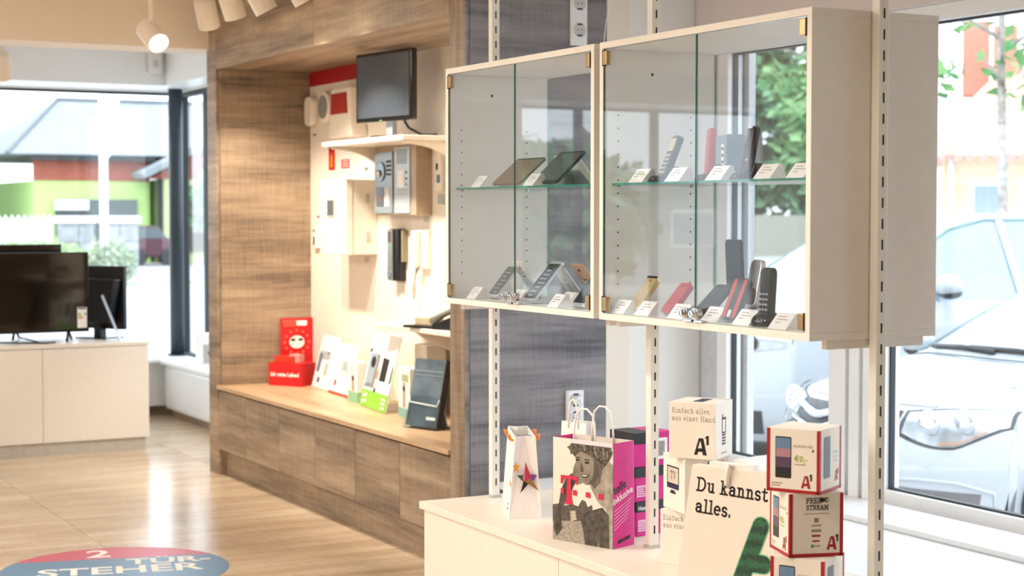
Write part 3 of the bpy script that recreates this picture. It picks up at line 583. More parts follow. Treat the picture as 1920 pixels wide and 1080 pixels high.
# local: -y faces the viewer after rotation; front runs along local x
t.rotation_euler = (0, 0, R(-57))
t.location = (3.445, 8.985, .517)
obj('carton', B(-.115, .115, -.07, .07, 0, .13), M_red, t, bevel=.001); obj('tray_rim', B(-.11, .02, -.02, .06, .13, .165), mat('orange_red', 'e03a20', .4), t, bevel=.001); obj('leaflets', B(-.02, .05, -.0, .05, .13, .175), mat('pink_leaflets', 'e9a59a', .6), t)
obj('lettering', put2d(MB(), sans('Ich rette Leben!', .031, .0012), (-.1, -.0705, .055), (1, 0, 0), UZ), M_paper, t)
def leaflet(name, label, cat, x, y, w, h, rz, lean, m, base=.517, thick=.006):
    """card standing on the bench facing -X, leaning back; returns thing and printing frame"""
    t = thing(name, label, cat, (x, y, base), rz); V = (math.sin(lean), 0, math.cos(lean)); N = (-math.cos(lean), 0, math.sin(lean))
    obj('card', MB().prism([(-w / 2, 0), (w / 2, 0), (w / 2, h), (-w / 2, h)], (0, 0, .004), UY, V, N, -thick), m, t)
    obj('foot', MB().prism([(0, 0), (.09, 0), (.004 + math.tan(lean) * h * .5, h * .5)], (.012, -w * .3, 0), (1, 0, 0), (0, 0, 1), (0, 1, 0), .003), M_acryl, t)
    def pr(nm, pts, mm, lv=1): return obj(nm, MB().prism(pts, (0 - .0006 * lv * math.cos(lean), 0, .004 + .0006 * lv * math.sin(lean)), UY, V, N, .0005), mm, t)
    return t, pr
t, p = leaflet('white_leaflet', 'white product card with a bathroom picture and small blue square next to the red box', 'leaflet', 3.50, 8.70, .30, .30, R(-4), R(14), M_paper)
p('picture_frame', [(-.13, .16), (.06, .165), (.06, .21), (-.13, .21)], mat('pic_grey', 'b3b9bd', .5)); p('picture_blue', [(-.13, .09), (-.08, .09), (-.07, .195), (-.13, .195)], mat('pic_blue', '6d8199', .5), 2); p('blue_square', rrect(.04, .03, .003, cx=-.06, cy=.045), mat('blue_print', '4a5a9a', .5)); p('grey_bottle', rrect(.035, .07, .01, cx=.03, cy=.11), mat('pic_taupe', 'b8aaa2', .5)); p('clip', rrect(.02, .012, .002, cx=.02, cy=.203), M_slot, 3)
t, p = leaflet('white_leaflet', 'white product card with small red square and pale device picture on the bench', 'leaflet', 3.46, 8.34, .34, .28, R(-4), R(14), M_paper)
p('device_picture', rrect(.16, .09, .006, cx=.0, cy=.15), mat('pic_pale', 'd6dadb', .5)); p('device_screen', rrect(.09, .05, .004, cx=.02, cy=.16), mat('pic_screen', 'a9b6b9', .4), 2); p('red_square', rrect(.035, .03, .003, cx=-.09, cy=.06), mat('print_red', 'd8473c', .5)); p('red_edge', [(-.17, 0), (.17, 0), (.17, .012), (-.17, .012)], mat('print_red', 'd8473c', .5))
t = thing('small_carton', 'small white carton with mint green foot and lock picture on the bench', 'box', (3.44, 8.02, .517), R(-4))
obj('carton', B(-.03, .03, -.075, .075, .055, .21), M_paper, t, bevel=.001); obj('green_foot', B(-.03, .03, -.075, .075, 0, .055), mat('mint_print', '97d0a8', .5), t); obj('lock_picture', B(-.0312, -.03, -.03, .01, .06, .14), mat('pic_taupe', 'b8aaa2', .5), t); obj('keyhole_dot', MB().prism(circ(.012, 12, cy=.125, cx=.01), (-.0312, 0, 0), UY, UZ, NX, .001), M_slot, t)
t, p = leaflet('green_white_display_card', 'large white display card with video door station picture and bright green foot', 'leaflet', 3.36, 7.66, .42, .38, R(-6), R(13), M_paper)
p('green_foot', [(-.21, 0), (.21, 0), (.21, .085), (-.21, .085)], mat('lime_print', '8ecb3e', .5)); p('pale_band', [(-.21, .085), (.21, .085), (.21, .12), (-.21, .12)], mat('pale_blue_print', 'cfdae2', .5))
p('station_picture', [(-.19, .1), (-.08, .1), (-.07, .28), (-.19, .27)], mat('station_grey', '9fb2bd', .4)); p('station_eye', circ(.035, 18, cx=-.12, cy=.23, ry=.03), M_slot, 2); p('station_side', [(-.085, .1), (-.045, .1), (-.03, .27), (-.072, .275)], mat('station_taupe', '8f8780', .5), 2); p('corner_mark', [(-.205, .27), (-.17, .29), (-.205, .30)], M_slot)
p('indoor_unit', [(.0, .1), (.16, .1), (.165, .275), (.0, .28)], M_whitecard, 2); p('indoor_screen', [(.02, .145), (.115, .145), (.12, .26), (.025, .265)], M_slot, 3); p('plant_picture', [(.17, .14), (.2, .15), (.2, .22), (.18, .24)], mat('plant_green', '4d7d62', .5))
p('person_picture', [(-.03, .085), (0.0, .085), (.0, .18), (-.01, .215), (-.03, .18)], mat('flesh_print', 'c99a86', .5), 4); p('person_shirt', [(-.03, .105), (0.0, .105), (.0, .15), (-.03, .15)], M_paper, 5); p('person_shorts', [(-.03, .085), (.0, .085), (-.01, .11)], M_slot, 6)
for i, (cx, cy) in enumerate(((-.17, .055), (-.13, .06), (-.17, .025), (-.13, .03), (.15, .06), (.15, .04), (.15, .018))): p('white_icon', rrect(.022 if i < 4 else .06, .018 if i < 4 else .009, .003, cx=cx, cy=cy), M_paper, 2)
t = thing('beige_carton', 'plain beige carton standing behind the green and white display card', 'box', (3.54, 7.36, .517), R(-5)); obj('carton', B(-.05, .05, -.09, .08, 0, .34), mat('beige_card2', 'd9cdb8', .6), t, bevel=.001); obj('flap', B(-.051, .05, -.09, .08, .34, .342), M_paper, t)
t = thing('small_carton', 'small white carton with green top and lock picture left of the dark brochures', 'box', (3.40, 7.28, .517), R(-5))
obj('carton', B(-.035, .035, -.08, .08, .045, .24), M_paper, t, bevel=.001); obj('green_foot', B(-.035, .035, -.08, .08, 0, .045), mat('teal_print', '8fc3b4', .5), t); obj('lock_picture', B(-.0362, -.035, -.02, .02, .05, .17), mat('pic_taupe', 'b8aaa2', .5), t); obj('green_field', B(-.0362, -.035, -.06, .03, .175, .21), mat('sage_print', 'a8b98c', .5), t); obj('keyhole_dot', MB().prism(circ(.013, 12, cy=.14), (-.0365, 0, 0), UY, UZ, NX, .001), M_slot, t)
t = thing('brochure_holder', 'clear acrylic holder full of dark slate brochures at the right end of the bench', 'brochure holder', (3.25, 6.86, .517), R(18))
ln = R(13); V = (math.sin(ln), 0, math.cos(ln)); N = (-math.cos(ln), 0, math.sin(ln))
M_slate = mat('slate_cover', '44515c', .22, scale=7, var=.18, col2='6f808c')
obj('brochure', MB().prism([(-.1, 0), (.1, 0), (.1, .31), (-.1, .31)], (0, 0, .012), UY, V, N, -.004), M_slate, t); obj('brochure_pages', MB().prism([(-.1, 0), (.1, 0), (.1, .31), (-.1, .31)], (.0045, 0, .012), UY, V, N, -.035), mat('dark_pages', '2c2826', .5), t)
obj('holder_front', MB().prism([(-.11, 0), (.11, 0), (.11, .13), (.07, .15), (-.07, .15), (-.11, .13)], (-.006, 0, .003), UY, V, N, -.003), M_acryl, t); obj('holder_lip', MB().tube([(-.006 + .15 * V[0], .1, .15 * V[2]), (-.006 + .12 * V[0], .09, .12 * V[2]), (-.006 + .11 * V[0], -.09, .11 * V[2]), (-.006 + .14 * V[0], -.1, .14 * V[2])], .004), mat('acrylic_edge', 'dbe9ee', .15), t, smooth=True)
obj('holder_back', MB().prism([(-.11, 0), (.11, 0), (.11, .26), (-.11, .26)], (.045, 0, .003), UY, V, N, -.003), M_acryl, t); obj('prop_leg', MB().prism([(-.02, 0), (.02, 0), (.012, .2), (-.012, .2)], (.13, -.03, .0), UY, (-.3, 0, .954), (-.954, 0, -.3), .004), mat('acrylic_edge', 'dbe9ee', .15), t); obj('holder_base', B(-.01, .14, -.11, .11, 0, .003), M_acryl, t)
obj('cover_mark', MB().prism(rrect(.06, .014, .003, cx=.06, cy=.04), (-.0012, 0, .012), UY, V, N, .0006), M_paper, t); obj('cover_bands', MB().prism(rrect(.19, .006, .001, cy=.255), (-.0008, 0, .012), UY, V, N, .0006).prism(rrect(.19, .004, .001, cy=.235), (-.0008, 0, .012), UY, V, N, .0006), mat('slate_light', '8797a3', .3), t)
t = thing('acrylic_sheet_stand', 'clear acrylic sheet stand half hidden by the right alcove stile', 'stand', (3.3, 6.5, .517), R(15)); obj('sheet', MB().prism([(-.1, 0), (.1, 0), (.1, .25), (-.1, .25)], (0, 0, .003), UY, V, N, -.003), mat('grey_acrylic', 'aab8c0', .15), t); obj('base', B(0, .1, -.1, .1, 0, .003), M_acryl, t)

# ------------------------------------------------------------------ things in the glass cabinets
ZB = Z0 + .0187; ZS = Z0 + .3877
cards = {}
def card(label, x, y, z, rz=0, w=.062):
    t = thing('price_card', label, 'price card', (x, y, z), rz, group='white price cards in the cabinets')
    obj('wedge', MB().prism([(-.02, 0), (.035, 0), (.022, .038), (.012, .038)], (0, -w / 2, 0), (1, 0, 0), UZ, (0, 1, 0), w), M_whitecard, t, bevel=.0006)
    d = Vector((.032, 0, .038)).normalized(); m = MB()
    for k, ww in enumerate((.03, .042, .02)): m.prism([(-.022, 0), (-.022 + ww, 0), (-.022 + ww, .0018), (-.022, .0018)], Vector((-.02, 0, 0)) + d * (.038 - k * .009) + Vector((-.0003, 0, .0003)), UY, d, (-d.z, 0, d.x), .0001)
    obj('text_lines', m, M_gink, t)
def phone(name, label, cat, x, y, z, th, w, h, body, face=None, rz=0, thick=.009, stand=True, group=None):
    t = thing(name, label, cat, (x, y, z), rz, group); th = R(th); V = Vector((math.cos(th), 0, math.sin(th))); N = Vector((-math.sin(th), 0, math.cos(th))); O = Vector((0, 0, thick * math.cos(th) + .004))
    r = min(.012, w * .2)
    obj('body', MB().prism(rrect(w, h, r, cy=h / 2), O - N * thick, UY, V, N, thick), body, t, bevel=.002)
    def pr(nm, pts, m, off=0.0, tk=.0006): return obj(nm, MB().prism(pts, O + N * off, UY, V, N, tk), m, t)
    if face: pr('screen', rrect(w * .92, h * .86, r * .5, cy=h / 2), face)
    if stand: obj('stand', MB().prism([(0, 0), (h * math.cos(th) * .75, 0), (h * math.cos(th) * .62, h * math.sin(th) * .55)], (.006, -w * .32, 0), (1, 0, 0), UZ, (0, 1, 0), w * .64), M_acryl, t)
    return t, pr
M_glassb = mat('phone_screen', '2b3036', .1); M_silver = mat('phone_silver', 'd8dade', .3, .5); M_pwhite = mat('phone_white', 'e9e8e2', .35); M_rose = mat('phone_rose', 'd3a992', .35, .2); M_gold = mat('phone_gold', 'd9c08a', .3, .3); M_pred = mat('phone_red', 'b51e22', .3); M_char = mat('phone_charcoal', '2b2826', .35); M_ic = mat('icon_grey', 'aab0b6', .5)
def icons(pr, w, h, n, sd):
    rr = random.Random(sd); m = None
    for k in range(n): pr('icon', rrect(w * rr.uniform(.3, .6), h * .028, .001, cx=rr.uniform(-.08, .08) * w, cy=h * (.14 + .72 * k / n)), M_ic, .0006, .0003)
# left cabinet, bottom
card('white price card left of the first smartphone in the left cabinet', 2.54, 4.93, ZB)
t, p = phone('smartphone', 'small silver smartphone with grey lit screen, leftmost in the left cabinet', 'phone', 2.565, 4.865, ZB, 50, .07, .135, M_silver, mat('screen_slate', '58626b', .15)); icons(p, .07, .135, 6, 1)
t, p = phone('smartphone', 'white smartphone seen from behind just right of the door gap', 'phone', 2.735, 4.84, ZB, 55, .072, .145, M_pwhite, None, rz=PI)
t.rotation_euler = (0, 0, PI)
def back_dots(t, th, h, w, thick=.009, m=M_slot):
    th = R(th); V = Vector((math.cos(th), 0, math.sin(th))); N = Vector((-math.sin(th), 0, math.cos(th))); O = Vector((0, 0, thick * math.cos(th) + .004)) - N * (thick + .0003)
    obj('camera_dot', MB().prism(circ(.005, 12, cx=.0, cy=h - .022), O, UY, V, -N, .0006), m, t); obj('logo_mark', MB().prism(rrect(.02, .005, .001, cy=h * .6), O, UY, V, -N, .0004), m, t)
back_dots(t, 55, .145, .072)
t, p = phone('smartphone', 'large charcoal smartphone with clock screen in the middle of the left cabinet', 'phone', 2.53, 4.56, ZB, 48, .078, .165, M_silver, mat('screen_dark', '343a3c', .15)); icons(p, .078, .165, 7, 4)
t, p = phone('smartphone', 'silver smartphone seen from behind, right of the charcoal phone', 'phone', 2.75, 4.60, ZB, 52, .07, .14, M_silver, None, rz=PI); back_dots(t, 52, .14, .07, m=M_ic)
t, p = phone('smartphone', 'rose gold smartphone seen from behind at the right of the left cabinet', 'phone', 2.77, 4.50, ZB, 52, .074, .15, M_rose, None, rz=PI); back_dots(t, 52, .15, .074)
t, p = phone('smartphone', 'dark smartphone cut off by the right frame of the left cabinet', 'phone', 2.53, 4.255, ZB, 50, .074, .15, M_silver, M_glassb)
card('white price card between the lock and the charcoal smartphone', 2.57, 4.69, ZB); card('white price card in front of the rose gold smartphone', 2.53, 4.37, ZB); card('white price card at the back under the silver smartphone', 2.63, 4.48, ZB)
# left cabinet, shelf
card('white price card left of the brown tablet on the glass shelf', 2.55, 4.915, ZS); card('white price card before the mirror-dark tablet on the glass shelf', 2.54, 4.54, ZS)
t, p = phone('tablet', 'brown-backed tablet leaning on the glass shelf behind the left door', 'tablet', 2.55, 4.745, ZS, 40, .19, .13, mat('tablet_brown', '7d6a58', .35), None, thick=.008); p('camera_dot', circ(.004, 10, cx=-.05, cy=.09), M_paper); p('edge_band', [(-.09, .124), (.09, .124), (.09, .129), (-.09, .129)], M_slot)
t, p = phone('tablet', 'dark glossy tablet mirroring the windows on the left glass shelf', 'tablet', 2.555, 4.50, ZS, 43, .16, .145, M_black, mat('tablet_mirror', '20282a', .03, spec=1), thick=.008)
t, p = phone('tablet', 'tablet with pale edge turned away at the back of the left glass shelf', 'tablet', 2.78, 4.62, ZS, 52, .15, .12, M_pwhite, mat('tablet_back_screen', '33403c', .1), rz=PI, thick=.007)
# right cabinet, bottom
t, p = phone('flip_phone', 'gold flip phone leaning at the lower left of the right cabinet', 'phone', 2.545, 3.975, ZB, 52, .056, .115, M_gold, None, thick=.016); p('camera_dot', circ(.003, 10, cy=.1), M_slot); p('hinge_bar', rrect(.05, .006, .002, cy=.112), M_slot, .0, .002); obj('dark_side', MB().prism([(0, 0), (.002, 0), (.002, .01), (0, .01)], (0, .0, 0), (1, 0, 0), UZ, UY, .001), M_slot, t)
t, p = phone('flip_phone', 'small red flip phone between white price cards', 'phone', 2.55, 3.815, ZB, 48, .056, .105, M_pred, None, thick=.016); p('speaker_slot', rrect(.02, .003, .001, cy=.09), mat('dark_red2', '7a1418', .4))
t, p = phone('folding_phone', 'charcoal folding phone lying open with its lid upright', 'phone', 2.55, 3.66, ZB, 42, .075, .12, M_char, None, thick=.012)
obj('lid', MB().prism(rrect(.07, .13, .012, cy=.065), (.115, -.02, .085), UY, (-.05, 0, .99), NX, .012), M_char, t, bevel=.003); p('keypad', rrect(.055, .06, .004, cy=.04), M_black)
t, p = phone('striped_phone', 'red and black striped phone standing right of the door locks', 'phone', 2.545, 3.52, ZB, 66, .062, .115, M_char, None, thick=.018)
for cx in (-.02, .021): p('red_stripe', rrect(.014, .11, .006, cx=cx, cy=.057), mat('stripe_red', 'c8342a', .35))
p('dial_buttons', rrect(.014, .02, .004, cy=.015), M_silver)
def cradle_phone(label, x, y, z, rz, body, pitch=74, w=.048, h=.125, kind='keys', cr=None, zb=0):
    t = thing('cordless_phone', label, 'phone', (x, y, z), rz); cr = cr or M_black
    obj('cradle', MB().prism([(-.035, 0), (.05, 0), (.036, .042), (.012, .042), (.004, .018), (-.022, .018)], (0, -.036, 0), (1, 0, 0), UZ, (0, 1, 0), .072), cr, t, bevel=.005)
    th = R(pitch); V = Vector((math.cos(th), 0, math.sin(th))); N = Vector((-math.sin(th), 0, math.cos(th))); O = Vector((-.008, 0, .014))
    obj('handset', MB().prism(rrect(w, h, .012, cy=h / 2), O - N * .02, UY, V, N, .02), body, t, bevel=.004)
    def pr(nm, pts, m, off=0., tk=.0008): return obj(nm, MB().prism(pts, O + N * off, UY, V, N, tk), m, t)
    obj('logo', MB().prism(rrect(.014, .003, .001), (-.0285 - .0004, 0, .009), UY, (.6, 0, .8), (-.8, 0, .6), .0005), M_silver, t)
    if kind == 'keys':
        pr('screen', rrect(w * .78, h * .3, .003, cy=h * .77), mat('lcd_beige', 'c4bf9e', .3))
        for r_ in range(5):
            for c_ in range(3): pr('key', rrect(w * .2, h * .055, .002, cx=(c_ - 1) * w * .27, cy=h * (.52 - r_ * .1)), mat('key_cream', 'b9b6a6', .5), 0, .0016)
    if kind == 'lens': pr('window', rrect(w * .7, h * .16, .004, cy=h * .84), M_scr); pr('dot', circ(.003, 10, cx=w * .2, cy=h * .3), M_paper); pr('top_edge', rrect(w * .6, .004, .001, cy=h * .97), M_paper)
    if kind == 'dots': pr('dot', circ(.002, 8, cy=h * .7), M_paper)
    return t
t = thing('cordless_phone', 'black cordless phone on a round base at the lower right of the right cabinet', 'phone', (2.565, 3.375, ZB))
m = MB(); m.ell((0, 0, .008), .042, .045, .03, 24, 10); m.v = [(a, b, max(c_, 0)) for a, b, c_ in m.v]; obj('base', m, M_gblack, t, smooth=True); obj('handset', MB().prism(rrect(.044, .135, .014, cy=.068), (.008, 0, .012), UY, (.06, 0, .998), NX, .024), M_gblack, t, bevel=.005)
for r_ in range(4):
    for c_ in range(3): obj('key', MB().prism(rrect(.008, .005, .001, cx=(c_ - 1) * .012, cy=.03 + r_ * .013), (-.0165 + .06 * (.03 + r_ * .013), 0, .012), UY, (0, 0, 1), NX, .0015), M_ic, t)
obj('screen', MB().prism(rrect(.034, .03, .003, cy=.105), (-.0105, 0, .012), UY, (.06, 0, .998), NX, .001), M_scr, t)
t = thing('cordless_phone', 'silver cordless phone in a dark cradle behind the striped phone', 'phone', (2.69, 3.60, ZB)); obj('cradle', MB().prism([(-.04, 0), (.05, 0), (.03, .04), (-.03, .025)], (0, -.035, 0), (1, 0, 0), UZ, (0, 1, 0), .07), M_silver, t, bevel=.005); obj('handset', MB().prism(rrect(.05, .13, .016, cy=.065), (.0, 0, .03), UY, (.2, 0, .98), (-.98, 0, .2), .018), M_silver, t, bevel=.004); obj('grip', MB().prism(rrect(.044, .045, .014, cy=.03), (-.0178, 0, .034), UY, (.2, 0, .98), (-.98, 0, .2), .002), mat('taupe_metal', '7d6f66', .3, .4), t)
for i, (x, y) in enumerate(((2.53, 4.005), (2.545, 3.90), (2.545, 3.735), (2.55, 3.585), (2.55, 3.445), (2.535, 3.275))): card(('white price card left of the gold flip phone', 'white price card between the gold and red flip phones', 'white price card left of the door locks in the right cabinet', 'white price card left of the striped phone', 'white price card between the striped phone and the round-based phone', 'white price card at the lower right corner of the right cabinet')[i], x, y, ZB, w=.072)
# right cabinet, shelf
cradle_phone('charcoal senior phone with large keys and beige display in a cradle', 2.56, 3.845, ZS, R(-12), M_char, pitch=68)
cradle_phone('bright red cordless phone in a dark cradle on the right glass shelf', 2.56, 3.63, ZS, R(-25), M_pred, pitch=86, w=.045, kind='dots', cr=mat('cradle_maroon', '2c1417', .3))
cradle_phone('dark brown flip phone in a cradle at the middle of the right glass shelf', 2.56, 3.465, ZS, R(-15), mat('phone_brown', '2e2020', .25), pitch=80, w=.046, kind='lens', cr=mat('cradle_brown', '221a1b', .3))
t = thing('phone_carton', 'grey-blue phone carton with printed panels behind the red phone', 'box', (2.67, 3.68, ZS), R(-20)); obj('carton', B(-.025, .025, -.05, .05, 0, .125), mat('carton_blue', '8195a8', .5), t, bevel=.001); obj('label_panel', B(-.0258, -.025, -.02, .005, .01, .1), M_whitecard, t)
m = MB()
for k in range(4): m.box(-.0264, -.0258, -.016, .0, .03 + k * .018, .038 + k * .018)
obj('bar_code', m, M_slot, t)
for i, (x, y) in enumerate(((2.54, 3.925), (2.54, 3.745), (2.54, 3.555), (2.56, 3.375), (2.57, 3.255))): card(('white price card left of the senior phone on the glass shelf', 'white price card between the senior phone and the red phone', 'white price card left of the brown flip phone', 'white price card right of the brown flip phone', 'white price card at the right end of the glass shelf')[i], x, y, ZS, w=.07)

# ------------------------------------------------------------------ things on the counter
ZC = .5202
def face(par, nm, polys, m, O, U, V, off):
    """flat print: polygons on a face, a hair proud of it"""
    mb = MB(); N = Vector(U).cross(Vector(V)).normalized()
    for p in polys: poly2d(mb, p, Vector(O) + N * off, U, V)
    return obj(nm, mb, m, par)
def ftext(par, nm, geo, m, O, U, V, off=.0006):
    N = Vector(U).cross(Vector(V)).normalized(); return obj(nm, put2d(MB(), geo, Vector(O) + N * off, U, V), m, par)
def rect(x0, x1, y0, y1): return [(x0, y0), (x1, y0), (x1, y1), (x0, y1)]
def ring(cx, cy, w, h, t): return [rect(cx - w / 2, cx + w / 2, cy - h / 2, cy - h / 2 + t), rect(cx - w / 2, cx + w / 2, cy + h / 2 - t, cy + h / 2), rect(cx - w / 2, cx - w / 2 + t, cy - h / 2, cy + h / 2), rect(cx + w / 2 - t, cx + w / 2, cy - h / 2, cy + h / 2)]
A_POLY = [[(0, 0), (.20, 0), (.27, .24), (.24, .42), (.43, 1), (.30, 1)], [(.30, 1), (.58, 1), (.80, 0), (.56, 0), (.44, .72), (.40, .84)], [(.22, .2), (.6, .2), (.56, .40), (.27, .40)]]
ONE = [[(.78, .62), (.92, .62), (.92, 1.16), (.80, 1.16), (.70, 1.05), (.70, .97), (.78, 1.02)]]
def a1logo(par, O, U, V, s, mA, m1): 
    sc = lambda P: [[(a * s, b * s) for a, b in p] for p in P]
    face(par, 'logo_letter', sc(A_POLY), mA, O, U, V, .0007); face(par, 'logo_figure', sc(ONE), m1, O, U, V, .0007)
S_ = .135; HB = .155; h_ = S_ / 2
FR = dict(L=((-h_, h_, 0), (0, -1, 0)), R=((-h_, -h_, 0), (1, 0, 0)))      # left (-x) face and right (-y) face: origin bottom-left, U
M_lightink = mat('pale_brown_ink', 'a08d78', .6); M_navyink = mat('dark_navy_ink', '252a4a', .6)
def a1box(label, x, y, z, rz, left, right):
    t = thing('white_carton', label, 'box', (x, y, z), R(rz), group='white cube cartons in a stack')
    obj('carton', B(-h_, h_, -h_, h_, 0, HB - .001), M_creamcard, t, bevel=.0012); m = MB()
    m.box(-.004, .004, -h_ + .002, h_ - .002, HB - .0012, HB - .0009); obj('top_tape', m, M_whitecard, t)
    face(t, 'top_icon', [rect(.0, .08, .0, .03)], M_navyink, (-.04, -.02, HB - .0006), (1, 0, 0), (0, 1, 0), .0002)
    for side, kind in (('L', left), ('R', right)):
        O, U = FR[side]; O = Vector(O)
        if kind == 'slogan':
            ftext(t, 'lettering', slab('Einfach alles', .0132, .075), M_lightink, O + Vector(U) * .009 + Vector((0, 0, .125)), U, UZ); ftext(t, 'lettering', slab('aus einer Hand.', .0132, .075), M_lightink, O + Vector(U) * .009 + Vector((0, 0, .104)), U, UZ)
            a1logo(t, O + Vector(U) * .074 + Vector((0, 0, .012)), U, UZ, .046, M_ink, M_ink)
        if kind == 'mobile':
            P = ring(.066, .088, .03, .042, .004) + [rect(.054, .059, .109, .12), rect(.052, .08, .108, .111)] + [rect(.053 + i * .0002, .079, .036 + i * .008, .041 + i * .008) for i in range(4)]
            face(t, 'phone_icon', P, M_navyink, O, U, UZ, .0006); face(t, 'caption', [rect(.05, .09, .012, .015)], M_lightink, O, U, UZ, .0006)
        if kind == 'tv':
            P = ring(.062, .097, .074, .052, .004); face(t, 'screen_icon', P, M_navyink, O, U, UZ, .0006); face(t, 'screen_fill', [rect(.029, .095, .075, .119)], mat('icon_beige', 'd8ccb8', .6), O, U, UZ, .0004)
            face(t, 'screen_bezel', [rect(.025, .099, .06, .073), rect(.045, .079, .046, .052), rect(.05, .074, .052, .056)], M_navyink, O, U, UZ, .0006); ftext(t, 'lettering', slab('TV', .02, .09), M_navyink, O + Vector(U) * .047 + Vector((0, 0, .088)), U, UZ)
        if kind == 'big1': face(t, 'big_figure', [[(.03, .05), (.05, .05), (.05, .12), (.036, .12), (.018, .1), (.018, .09), (.03, .096)]], M_navyink, O, U, UZ, .0006); face(t, 'top_mark', [rect(.07, .12, .13, .142)], M_navyink, O, U, UZ, .0006)
    return t
a1box('bottom white carton with pale slogan in the stack beside the slotted post', 2.673, 3.855, ZC, 29, 'slogan', 'mobile')
a1box('middle white carton of the stack, showing a television icon', 2.662, 3.826, ZC + HB, -8, 'tv', 'big1')
a1box('topmost white carton of the stack with slogan and black letter logo', 2.652, 3.788, ZC + 2 * HB, 34, 'slogan', 'mobile')
M_sun = mat('phone_picture', '7d5f78', .2, scale=12, col2='2c3550', var=.1); M_logored = mat('logo_red', 'a8182a', .5); M_dk = mat('dark_ink2', '2a2522', .6); M_lime = mat('lime_ink', 'a9b93a', .5)
def redbox(label, x, y, z, rz, left, right):
    t = thing('red_carton', label, 'box', (x, y, z), R(rz), group='red edged cube cartons in a stack')
    obj('carton', B(-h_, h_, -h_, h_, 0, HB - .001), M_creamcard, t, bevel=.001)
    m = MB(); e = .0008; w = .0075
    for sx in (-1, 1):
        for sy in (-1, 1): m.box(sx * (h_ + e), sx * (h_ - w), sy * (h_ + e), sy * (h_ - w), 0, HB - .002)
    m.box(-h_ - e, h_ + e, -h_ - e, -h_ + .002, 0, .008); m.box(-h_ - e, -h_ + .002, -h_ - e, h_ + e, 0, .008); m.box(h_ - .002, h_ + e, -h_ - e, h_ + e, 0, .008); m.box(-h_ - e, h_ + e, h_ - .002, h_ + e, 0, .008)
    obj('red_edging', m, M_redcard, t)
    for side, kind in (('L', left), ('R', right)):
        O, U = FR[side]; O = Vector(O); Uv = Vector(U)
        if kind in ('phone', 'phone2'):
            c = .042; face(t, 'phone_picture_rim', [rrect(.041, .1, .003, cx=c, cy=.084)], M_dk, O, U, UZ, .0004)
            sc_ = MB(); P = Vector(O); N = Uv.cross(Vector(UZ))
            for k, (y0, y1) in enumerate(((.036, .06), (.06, .085), (.085, .105), (.105, .131))): poly2d(sc_, rect(c - .0185, c + .0185, y0, y1), P + N * .0008, U, UZ, k)
            obj('phone_picture_screen', sc_, [mat('dusk_black', '251f26', .3), mat('dusk_violet', '5b4560', .3), mat('dusk_pink', 'b88a93', .3), mat('dusk_blue', '6f8db0', .3)], t)
            ftext(t, 'lettering', sans('HUAWEI P20', .0085), M_lightink, O + Uv * .068 + Vector((0, 0, .11)), U, UZ); ftext(t, 'price', sans('€0,-', .02, .0003), M_lime, O + Uv * .07 + Vector((0, 0, .076)), U, UZ)
            face(t, 'price_dot', [circ(.003, 14, cx=.118, cy=.104)], M_logored, O, U, UZ, .0006); face(t, 'small_print', [rect(.072, .1, .068, .07), rect(.012, .04, .02, .022), rect(.012, .034, .014, .016)], M_lightink, O, U, UZ, .0006)
            a1logo(t, O + Uv * .088 + Vector((0, 0, .013)), U, UZ, .03, M_logored, M_dk)
        if kind == 'side':
            face(t, 'phone_picture', [rrect(.04, .1, .003, cx=.045, cy=.085)], mat('slate_phone', '3d4656', .3), O, U, UZ, .0005); face(t, 'pale_print', [rect(.085, .115, .09, .095), rect(.09, .11, .08, .084), rect(.088, .11, .07, .073)], mat('pale_cyan', 'b9d3dc', .5), O, U, UZ, .0005); a1logo(t, O + Uv * .094 + Vector((0, 0, .022)), U, UZ, .026, mat('logo_pinkred', 'cc3050', .5), M_dk)
        if kind == 'stream':
            ftext(t, 'lettering', slab('FREE', .0115, .17), M_dk, O + Uv * .042 + Vector((0, 0, .13)), U, UZ); ftext(t, 'lettering', slab('STREAM', .0105, .17), M_dk, O + Uv * .042 + Vector((0, 0, .114)), U, UZ)
            face(t, 'infinity_mark', [circ(.006, 16, cx=.082, cy=.137), circ(.006, 16, cx=.093, cy=.137)], M_dk, O, U, UZ, .0006); face(t, 'infinity_hole', [circ(.003, 12, cx=.094, cy=.137)], M_creamcard, O, U, UZ, .0009)
            P = [rect(.035, .098, .1035, .105), rect(.062, .073, .083, .094), rect(.055, .08, .074, .077), rect(.055, .08, .06, .066)]
            face(t, 'small_print', P, M_lightink, O, U, UZ, .0006); face(t, 'red_marks', [rect(.056, .078, .048, .053), rect(.058, .076, .036, .04)], M_logored, O, U, UZ, .0006); face(t, 'green_mark', [circ(.004, 12, cx=.058, cy=.026), rect(.064, .078, .025, .027)], mat('green_ink', '3f8f4f', .5), O, U, UZ, .0006)
            a1logo(t, O + Uv * .094 + Vector((0, 0, .016)), U, UZ, .032, M_logored, M_dk)
    return t
redbox('bottom red-edged phone carton, mostly below the picture edge', 2.552, 3.193, ZC, 30, 'phone', 'side')
redbox('middle red-edged carton lettered for streaming, turned against the others', 2.563, 3.214, ZC + HB, -17.5, 'phone2', 'stream')
redbox('topmost red-edged carton with smartphone picture and price', 2.551, 3.208, ZC + 2 * HB, 29, 'phone', 'side')
